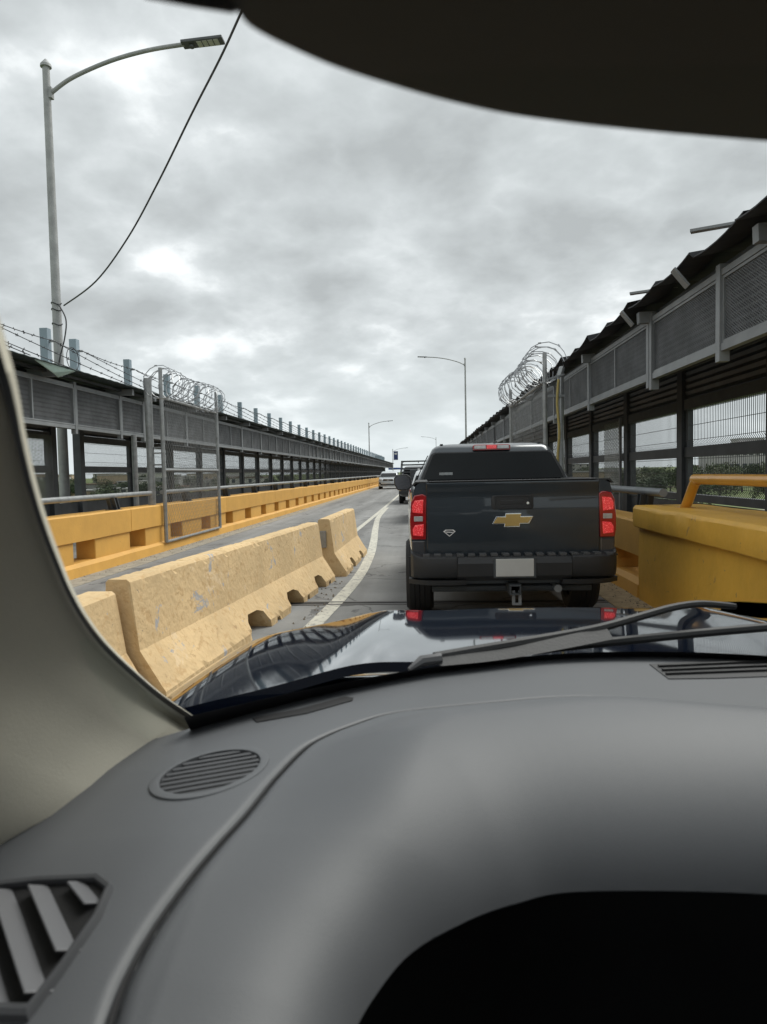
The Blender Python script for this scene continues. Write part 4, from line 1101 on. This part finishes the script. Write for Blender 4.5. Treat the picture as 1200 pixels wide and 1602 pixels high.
sx = [(-.47+.0038*i) for i in range(0, 400)]
sx = [x for x in sx if x <= .76]+[.76+.02*i for i in range(1, 22)]
sy = [.30+.0058*i for i in range(0, 190)]
NR = 250
tt = np.linspace(0, 1, NR)[:, None]
XX = np.array(sx)[None, :]+tt*0
yb_ = 1.315-.50*((XX-CX)/.8)**2+.004
YY = .27+(yb_-.27)*tt
def nsd(curve, X, Y):
    best = np.full(X.shape, 9.0); sg = np.ones(X.shape)
    for i in range(len(curve)-1):
        ax, ay = curve[i]; bx_, by_ = curve[i+1]; dx_, dy_ = bx_-ax, by_-ay
        t = np.clip(((X-ax)*dx_+(Y-ay)*dy_)/(dx_*dx_+dy_*dy_+1e-12), 0, 1)
        d = np.hypot(X-ax-dx_*t, Y-ay-dy_*t); c = np.where(dx_*(Y-ay)-dy_*(X-ax) > 0, 1.0, -1.0)
        k = d < best; best = np.where(k, d, best); sg = np.where(k, c, sg)
    return best*sg
def nsm(t): t = np.clip(t, 0, 1); return t*t*(3-2*t)
def dash_field(X, Y):
    z = ZD-.35*np.maximum(0, .66-Y)**1.5-.4*np.maximum(0, -.20-X)*np.maximum(0, .8-Y)
    d = nsd(seam, X, Y); e = nsd(lip, X, Y)
    z = z+np.where(d > 0, .005*nsm(d/.014)+.045*nsm(d/.17), 0)
    z = z-.008*np.exp(-((d+.001)/.0048)**2)
    z = z-.17*(1-np.sqrt(1-(np.clip((e+.21)/.24, 0, 1.01)*.97)**2))
    if SPK:
        c_, a1, a2 = SPK; det = a1[0]*a2[1]-a1[1]*a2[0]
        p_ = ((X-c_[0])*a2[1]-(Y-c_[1])*a2[0])/det; q_ = (a1[0]*(Y-c_[1])-a1[1]*(X-c_[0]))/det
        z = z-.014*(p_*p_+q_*q_ < 1.07)
    return z, e
SPK = None
def on_dash(px, py, dz=0):
    z = ZD
    for _ in range(6):
        p = at_z(px, py, z); z = dash_z(p.x, p.y)
    return Vector((p.x, p.y, z+dz))
c0 = on_dash(331, 1206); eL = on_dash(254, 1218); eR = on_dash(409, 1192); eT = on_dash(345, 1174); eB = on_dash(315, 1238)
ax1 = (eR-eL)/2; ax2 = (eT-eB)/2
SPK = ((c0.x, c0.y), (ax1.x, ax1.y), (ax2.x, ax2.y))
ZZ, EE = dash_field(XX, YY)
CUT, HS = .027, .0065
h_ = 1e-4
gX = (nsd(lip, XX+h_, YY)-EE)/h_; gY = (nsd(lip, XX, YY+h_)-EE)/h_
sn = (EE > CUT) & (EE < CUT+HS)
XX = np.where(sn, XX-(EE-CUT)*gX, XX); YY = np.where(sn, YY-(EE-CUT)*gY, YY)
ZZ = dash_field(XX, YY)[0]
rows = [[(float(XX[j, i]), float(YY[j, i]), float(ZZ[j, i])) for i in range(XX.shape[1])] for j in range(NR)]
W = len(sx); vs = [p for r in rows for p in r]
fs = [(j*W+i, j*W+i+1, (j+1)*W+i+1, (j+1)*W+i) for j in range(len(rows)-1) for i in range(W-1) if EE[j:j+2, i:i+2].max() < CUT+HS]
# thickness: closed underside
nv = len(vs); border = [i for i in range(W)]+[j*W+W-1 for j in range(1, len(rows))]+[(len(rows)-1)*W+i for i in range(W-2, -1, -1)]+[j*W for j in range(len(rows)-2, 0, -1)]
vs += [(vs[b][0], vs[b][1], .75) for b in border]; nb = len(border)
fs += [(border[k], border[(k+1) % nb], nv+(k+1) % nb, nv+k) for k in range(nb)]; fs.append(tuple(nv+k for k in range(nb)))
nf_ = len([1 for j in range(len(rows)-1) for i in range(W-1) if EE[j:j+2, i:i+2].max() < CUT+HS])
DB = MB().add(vs, fs); DB.mi = [0]*nf_+[1]*(len(fs)-nf_); dme = DB.mesh('dashboard', [DASH, DASHB], smooth=75, fix=False)
bm = bmesh.new(); bm.from_mesh(dme); bmesh.ops.remove_doubles(bm, verts=bm.verts, dist=.0016); bmesh.ops.dissolve_degenerate(bm, dist=.0008, edges=bm.edges); bm.to_mesh(dme); bm.free()
dash = ob('dashboard', dme, OWN)
MB().tube([(x, y, dash_z(x-.0, y)+.0066) for x, y in seam[1:-2]], .0026, 6).build('seam_shade_strip', DASHB, dash, smooth=True)  # dark tube put in for the shade inside the seam groove
# black recess of the instruments, undercut below the lip of the hood
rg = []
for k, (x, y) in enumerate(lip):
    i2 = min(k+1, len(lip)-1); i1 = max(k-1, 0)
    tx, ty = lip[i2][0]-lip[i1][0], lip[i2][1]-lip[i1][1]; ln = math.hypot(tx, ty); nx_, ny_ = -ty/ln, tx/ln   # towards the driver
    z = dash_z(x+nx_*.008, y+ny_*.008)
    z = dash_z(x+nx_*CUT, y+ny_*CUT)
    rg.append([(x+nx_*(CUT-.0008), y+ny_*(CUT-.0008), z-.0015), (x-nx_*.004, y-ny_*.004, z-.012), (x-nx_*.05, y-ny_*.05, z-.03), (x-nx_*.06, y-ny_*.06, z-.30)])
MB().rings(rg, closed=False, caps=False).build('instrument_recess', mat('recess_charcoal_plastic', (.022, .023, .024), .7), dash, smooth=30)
# speaker grille (oval with slats)
m = MB(); n = 48
def ell(k, dz): return [tuple(c0+ax1*math.cos(a)*k+ax2*math.sin(a)*k+Vector((0, 0, dz))) for a in [2*PI*i/n for i in range(n)]]
m.rings([ell(1.20, -.004), ell(1.18, .0008), ell(1.05, .0016), ell(1.0, .0010), ell(.985, -.016)], caps=False)
sp = m.build('speaker_grille', DASH, dash, smooth=50)
MB().rings([ell(1.0, -.0105), ell(1.0, -.010)]).build('grille_well', DASHB, sp)
ns = 9
for k in range(ns):
    v = -1+(k+.5)*2/ns; hwid = math.sqrt(max(0, 1-v*v))*.97
    p = c0+ax2*v-ax1*hwid+Vector((0, 0, -.0015)); q = c0+ax2*v+ax1*hwid+Vector((0, 0, -.0015))
    MB().bar(p, q, ax2.length*2/ns*.42, .0012, up=(0, -.12, 1)).build('slat', mat('speaker_slat_plastic', (.07, .072, .078), .55), sp)
# thin defrost slot left and big one right
def slot(pts, name, mat_, dz0=-.003, dz1=.0016):
    P = [on_dash(*p) for p in pts]; n = len(P)
    return MB().add([p+Vector((0, 0, dz0)) for p in P]+[p+Vector((0, 0, dz1)) for p in P], [list(range(n))[::-1], list(range(n, 2*n))]+[(i, (i+1) % n, n+(i+1) % n, n+i) for i in range(n)]).build(name, mat_, dash)
slot([(395, 1125), (470, 1110), (540, 1091), (553, 1093), (551, 1097), (480, 1117), (402, 1131)], 'defrost_slot', DASHB)
slot([(1016, 1040), (1100, 1035), (1240, 1030), (1240, 1058), (1120, 1062), (1046, 1063)], 'centre_defrost_vent', mat('defrost_vent_dark', (.05, .05, .052), .6))
for k in range(3):
    a = on_dash(1030+k*6, 1045+k*6, .004); b = on_dash(1230, 1036+k*7, .004)
    MB().bar(a, b, .006, .003).build('vent_rib', DASHB, dash)
# corner air vent low on the left
V = [on_dash(*p) for p in ((-60, 1402), (60, 1388), (150, 1384), (168, 1398), (150, 1440), (95, 1520), (48, 1582), (-60, 1580))]
vc = sum(V, Vector())/len(V); toc = (V[2]-V[0]).cross(V[6]-V[0]).normalized()
if toc.z < 0: toc = -toc
def vring(k, off): return [tuple(vc+(p-vc)*k+toc*off) for p in V]
m = MB().rings([vring(1.12, -.02), vring(1.11, .006), vring(1.07, .009), vring(1.0, .008), vring(.99, -.004)], caps=False)
cv = m.build('corner_vent', mat('vent_frame_plastic', (.085, .088, .094), .45), OWN, smooth=35)
MB().rings([vring(1.02, .0005), vring(1.02, .0025)]).build('vent_recess', DASHB, cv)
for (x0, y0, x1, y1, wd_) in ((-50, 1430, 0, 1585, .022), (5, 1402, 62, 1566, .022), (62, 1396, 108, 1500, .021), (118, 1390, 146, 1425, .016)):
    a = on_dash(x0, y0, .006); b = on_dash(x1, y1, .006)
    MB().bar(a, b, wd_, .002, up=(.55, .1, 1)).build('vent_slat', VENTP, cv, bevel=.0008)
# instrument hood inside: dark cluster, column
MB().box(-.02, .60, .36, .40, .80, 1.02).build('instrument_cluster', DASHB, OWN, bevel=.01)
MB().tube([(.24, .42, .95), (.20, .10, .88)], .05, 16).build('steering_column', DASHB, OWN, smooth=True)

# left pillar: trim sheet sweeping back from the glass edge
edge_px = [(-30, 470), (0, 565), (14, 620), (26, 680), (42, 745), (62, 810), (84, 868), (106, 920), (132, 966), (166, 1010), (210, 1052), (258, 1092), (312, 1128), (345, 1150)]
E_ = []
for i, (x, y) in enumerate(edge_px):
    a, b = ray(x, y)
    t = i/(len(edge_px)-1)
    # intersect the plane of the screen near its left side
    Yb = .985; z0 = 1.125
    Y = (z0+SL*Yb-EYE.z)/(b+SL); E_.append(Vector((a*Y, Y, EYE.z+b*Y)))
E_ = smooth_curve(E_, 6)
rgs = []
nE = len(E_)
for i, p in enumerate(E_):
    t = i/(nE-1)   # 0 top, 1 bottom
    iw = .002+.010*t*t+.006*max(0, t-.75)*4
    offs = [(-iw*.3, .004, -.004), (-iw*.8, 0, 0), (-.006-iw, -.012, .001), (-.016, -.034, -.001), (-.026, -.070, -.004), (-.034, -.115, -.008), (-.040, -.165, -.012), (-.050, -.215, -.015), (-.072, -.262, -.018), (-.11, -.300, -.02), (-.16, -.32, -.02)]
    f = .80+.45*t
    rgs.append([tuple(p+Vector((ox*f*(1+.15*math.sin(t*3)), oy*f, oz*f))) for ox, oy, oz in offs])
last = rgs[-1]
for k in range(1, 5):
    rgs.append([(x-.004*k, y, z-.035*k) for x, y, z in last])
m = MB(); m.rings(rgs, closed=False, caps=False)
pil = m.build('pillar_trim', PILL, OWN, smooth=60)
sol = pil.modifiers.new('thick', 'SOLIDIFY'); sol.thickness = .012; sol.offset = 0
# black seal along the glass edge
m = MB()
sq = []
for i, p in enumerate(E_):
    t = i/(nE-1); wdt = .002+.010*t*t+.006*max(0, t-.75)*4
    a = p+Vector((-wdt, -.004, .002)); b = p+Vector((0, .002, 0))
    sq.append([tuple(a), tuple(b), tuple(b+Vector((0, .004, -.006))), tuple(a+Vector((0, .004, -.008)))])
m.rings(sq, closed=True); m.build('pillar_seal', FRIT, OWN, smooth=30)
# outer body side of the pillar so no light leaks
m = MB(); q = []
for i, p in enumerate(E_[::3]): q.append([(p.x-.012, p.y+.012, p.z+.004), (p.x-.16, p.y-.10, p.z-.01), (p.x-.165, p.y-.11, p.z-.03), (p.x-.024, p.y+.008, p.z-.02)])
m.rings(q); m.build('outer_pillar', HOODM, OWN, smooth=30)
# sun visor / header
ZV = 1.625
vp = [at_z(*p, ZV) for p in ((372, -30), (377, 5), (392, 28), (420, 46), (450, 61), (520, 92), (600, 119), (700, 148), (800, 170), (900, 184), (1000, 195), (1100, 204), (1200, 212), (1330, 220))]
vp += [Vector((.27, .353, ZV)), Vector((.34, .350, ZV)), Vector((.385, .335, ZV)), Vector((.41, .305, ZV)), Vector((.42, .26, ZV))]
vp = smooth_curve(vp, 5)
n = len(vp); m = MB(); rg = []
for i, p in enumerate(vp):
    yb = -.10
    # rounded front roll then flat underside running back over the driver
    ring = []
    for a in range(7):
        an = math.radians(-90+a*30); ring.append((p.x, p.y-.009+.009*math.cos(an), p.z+.003+.009*math.sin(an)))
    ring += [(p.x-.0, yb, p.z+.045), (p.x, yb, p.z+.027)]
    rg.append(ring)
m.rings(rg); m.build('sun_visor', HEADL, OWN, smooth=40)
MB().tube([at_z(225, -26, 1.64), at_z(300, -12, 1.64), at_z(360, -2, 1.64), at_z(392, -18, 1.64)], .0045, 8).build('visor_rod', DASHB, OWN, smooth=True)
# cabin shell: roof lining, doors, seats' back wall, floor
m = MB().box(-.36, 1.12, -1.9, .145, 1.685, 1.72); m.build('roof_lining', HEADL, OWN, bevel=.01)
MB().box(-.40, 1.16, -1.95, .19, 1.721, 1.735).build('roof_panel', HOODM, OWN, bevel=.01)
for s, x in ((-1, -.47), (1, 1.19)):
    MB().box(x-.03, x+.03, -1.9, .62 if s < 0 else .95, .30, 1.06).build('door_panel', DASHB, OWN, bevel=.01)
    MB().box(x+(.03 if s < 0 else -.09), x+(.09 if s < 0 else -.03), -.55, -.43, 1.061, 1.684).build('centre_pillar', HEADL, OWN)
for x in (-.47, 1.19): MB().box(x-.012+(.06 if x < 0 else -.06), x+.012+(.06 if x < 0 else -.06), -1.9, -.56, 1.061, 1.684).build('light_blocking_rear_side_pane', GLASSD, OWN)  # unseen opaque panes, added to keep rear side light off the dashboard
MB().box(-.44, 1.16, -1.96, -1.91, .30, 1.684).build('rear_bulkhead', DASHB, OWN)
MB().box(-.44, 1.16, -1.90, .90, .24, .299).build('cabin_floor', DASHB, OWN)
for x in (-.0, .74):
    MB().box(x-.24, x+.24, -.75, -.60, .60, 1.20).build('seat_back', mat('seat_cloth', (.05, .05, .05), .95), OWN, bevel=.04)
    MB().box(x-.24, x+.24, -.60, -.15, .45, .62).build('seat_cushion', MATS['seat_cloth'], OWN, bevel=.04)
# wiper
def on_glass_y(px, py, Y): return at_y(px, py, Y)
pv = at_y(1195, 962, 1.50); el = at_y(1090, 944, 1.52)
W1 = ob('wiper_assembly', None, OWN)
m = MB(); m.rings([[(p.x+a*wd, p.y, p.z+b*hd) for a, b in ((-1, -1), (1, -1), (1, 1), (-1, 1))] for p, wd, hd in ((at_y(1212, 958, 1.5), .03, .016), (at_y(1178, 952, 1.5), .03, .015), (at_y(1140, 948, 1.5), .02, .013))])
m.build('wiper_pivot', WIPER, W1, bevel=.006)
arm = [at_y(*p) for p in ((1150, 949, 1.50), (1120, 946, 1.49), (1090, 945, 1.47), (1050, 951, 1.44), (1000, 965, 1.40), (940, 982, 1.35), (880, 994, 1.32), (800, 1008, 1.27), (730, 1020, 1.235), (680, 1029, 1.21))]
MB().tube(smooth_curve(arm, 4), .008, 8, radii=[.007+.003*min(1, k/36) for k in range(37)]).build('wiper_arm', WIPER, W1, smooth=True)
m = MB(); A = at_y(645, 1046, 1.185); 
pts = [(672, 1028, 1.20), (800, 1012, 1.26), (948, 980, 1.35)]; low = [(690, 1042, 1.185), (800, 1030, 1.235), (960, 1000, 1.325)]
u_ = [at_y(*p) for p in pts]; l_ = [at_y(*p) for p in low]
u_ = smooth_curve(u_, 6); l_ = smooth_curve(l_, 6)
m.rings([[tuple(a), tuple(b), tuple(b+Vector((0, .012, 0))), tuple(a+Vector((0, .012, 0)))] for a, b in zip(u_, l_)]); m.build('wiper_blade', WIPER, W1, smooth=30)
MB().tube([at_y(640, 1048, 1.175), at_y(660, 1034, 1.19), at_y(690, 1030, 1.20)], .010, 8, radii=[.004, .010, .010]).build('wiper_tip', mat('wiper_grey', (.12, .12, .125), .5), W1, smooth=True)
# second wiper lying low along the screen base
low = [at_y(*p) for p in ((760, 1026, 1.30), (880, 1012, 1.36), (1000, 1000, 1.40), (1100, 990, 1.43), (1240, 978, 1.47))]
MB().tube(smooth_curve(low, 4), .009, 8).build('wiper_blade', WIPER, W1, smooth=True)

# ------------------------------------------------------------------ trees
def crown_mesh(seed, R, H, nl, leafm):
    r = random.Random(seed); m = MB(); vs = []; fs = []
    blobs = [(r.uniform(-R*.6, R*.6), r.uniform(-R*.6, R*.6), H*r.uniform(.35, .85), R*r.uniform(.35, .6)) for _ in range(9)]
    for _ in range(nl):
        bx_, by_, bz_, br = blobs[r.randrange(len(blobs))]
        d = Vector((r.gauss(0, 1), r.gauss(0, 1), r.gauss(0, .8))).normalized()*br*(r.random()**.35)
        p = Vector((bx_, by_, bz_))+d; s = r.uniform(.10, .24)
        a = Vector((r.uniform(-1, 1), r.uniform(-1, 1), r.uniform(-1, 1))).normalized(); b = a.cross(Vector((r.uniform(-1, 1), r.uniform(-1, 1), r.uniform(-1, 1)))).normalized()
        o = len(vs); vs += [p+a*s, p+b*s*.8, p-a*s, p-b*s*.8]; fs.append((o, o+1, o+2, o+3))
    m.add(vs, fs); return m.mesh('crown', leafm, fix=False)
def trunk_mesh(seed, H):
    r = random.Random(seed); m = MB()
    m.tube([(0, 0, -.5), (.1, 0, H*.3), (.05, .1, H*.65)], 0, 7, radii=[.22, .15, .07])
    for k in range(5):
        a = r.uniform(0, 6.28); z = H*r.uniform(.25, .5); m.tube([(.05, .03, z), (math.cos(a)*H*.14, math.sin(a)*H*.14, z+H*.12), (math.cos(a)*H*.24, math.sin(a)*H*.24, z+H*.3)], 0, 5, radii=[.08, .05, .02])
    return m.mesh('trunk', BARK)
CR = [(crown_mesh(k, 2.6+.5*(k % 3), 6.0, 1700, LEAF[k % 3]), trunk_mesh(k, 6.0)) for k in range(6)]
def tree(x, y, s, v, label, group):
    t = thing('tree', label, 'tree', (x, y, terrain_z(x, y)-.3), rnd(0, 6), group)
    t.scale = (s*rnd(.9, 1.3), s*rnd(.9, 1.3), s)
    ob('crown', CR[v][0], t); ob('trunk', CR[v][1], t)
R2 = random.Random(3)
kinds = ('dark green', 'mid green', 'olive green')
def tlab(y, z, v, r, side):
    sz = 'big' if z > 1.08 else 'medium' if z > .88 else 'low'
    ds = 'close to the bridge' if y < 110 else 'in the middle distance' if y < 190 else 'far off towards the town'
    wh = 'low down near the road end' if r < .27 else 'about midway along' if r < .43 else 'near the picture edge'
    return '%s %s tree %s, %s, %s of bridge' % (sz, kinds[v % 3], ds, wh.replace('low down near', 'near'), side)
for k in range(130):
    y = R2.uniform(60, 260); x = y*R2.uniform(.20, .62)+3
    v = R2.randrange(6)
    if x/y > .36 and y < 150: continue
    z_ = R2.uniform(.75, 1.25); tree(x, y, z_, v, tlab(y, z_, v, x/y, 'right'), 'trees right of the bridge')
for k in range(105):
    y = R2.uniform(55, 330); x = -y*R2.uniform(.14, .62)-12
    v = R2.randrange(6)
    z_ = R2.uniform(.6, 1.1); tree(x, y, z_, v, tlab(y, z_, v, -x/y, 'left'), 'trees left of the bridge')

# ------------------------------------------------------------------ town
def house(x, y, w, d, h, wallm, roofm, storeys, label, group=None, rz=0, ncol=5):
    z = terrain_z(x, y)
    r = thing('house' if storeys < 3 else 'building', label, 'house' if storeys < 3 else 'building', (x, y, z), rz, group)
    MB().box(-w/2, w/2, 0, d, -2, h).build('wall', wallm, r)
    MB().box(-w/2-.25, w/2+.25, -.25, d+.25, h, h+.35).build('roof', roofm, r)
    wm = MB().box(-.6, .6, -.06, .04, 0, 1.3).mesh('window', HWIN)
    for s in range(storeys):
        for c in range(ncol):
            ob('window', wm, r, (-w/2+w*(c+.5)/ncol, 0, 1.2+s*(h/storeys)))
    return r
house(104, 240, 17, 14, 12.2, mat('big_building_wall', (.46, .45, .44), .85, var=.08, vscale=.3), ROOFW, 3, 'large pale three-storey building with rows of windows, far right beyond the trees', ncol=8)
house(113, 252, 8, 8, 15.0, MATS['big_building_wall'], ROOFW, 4, 'taller pale block standing behind the large three-storey building', ncol=3)
wm_ = (WALLW, WALLT, WALLG); rm_ = (ROOFT, ROOFW, ROOFW)
hn = ('white', 'tan', 'grey')
for k in range(44):
    side = -1 if k % 3 else 1
    y = R2.uniform(180, 520); x = side*y*R2.uniform(.17, .62)+(-15 if side < 0 else 8)
    i = R2.randrange(3)
    wd_, hh_, ri, st_ = R2.uniform(8, 20), R2.uniform(3.2, 6.0), R2.randrange(3), R2.choice((1, 1, 2))
    house(x, y, wd_, 9, hh_, wm_[i], rm_[ri], st_, '%s %s %s house with %s roof %s, %s of the bridge' % ('wide' if wd_ > 14 else 'narrow', hn[i], 'one-storey' if st_ == 1 else 'two-storey', ('brown', 'pale', 'pale')[ri], 'on the town edge' if y < 300 else 'deep in the town' if y < 410 else 'near the horizon', 'left' if side < 0 else 'right'),
          'distant houses %s of the bridge' % ('left' if side < 0 else 'right'), R2.uniform(-.2, .2), 4)
# tower block peeping over the end of the left walkway, blue-roofed checkpoint beyond
t = thing('tower', 'grey boxy tower peeping over the far end of the left walkway', 'tower', (-13.2, 205, 0))
MB().box(-.9, .9, -1, 1, -7, 6.3).build('shaft', WALLG, t); MB().box(-1.0, 1.0, -1.1, 1.1, 6.3, 6.5).build('roof', ROOFW, t)
t = thing('checkpoint_canopy', 'blue-roofed checkpoint canopy across the road at the far end of the bridge', 'canopy', (-6.0, 210, 0))
m = MB(); pr = []
for k in range(9):
    a = k/8; pr.append((-4.6+9.6*a, 1.9+1.1*math.sin(PI*(1-a)*.62)))
pr2 = [(x, z-.5) for x, z in pr[::-1]]
m.prism(pr+pr2, 'y', 0, 20); m.build('roof', CANB, t)
for x in (-4.2, -1, 2.2, 4.6): MB().box(x-.15, x+.15, .3, .6, -.5, 2.0).build('column', GALV, t)
for x in (-2.6, .6): MB().box(x-.8, x+.8, 2, 5, 0, 1.6).build('booth', WALLG, t)
bpy.context.view_layer.update()
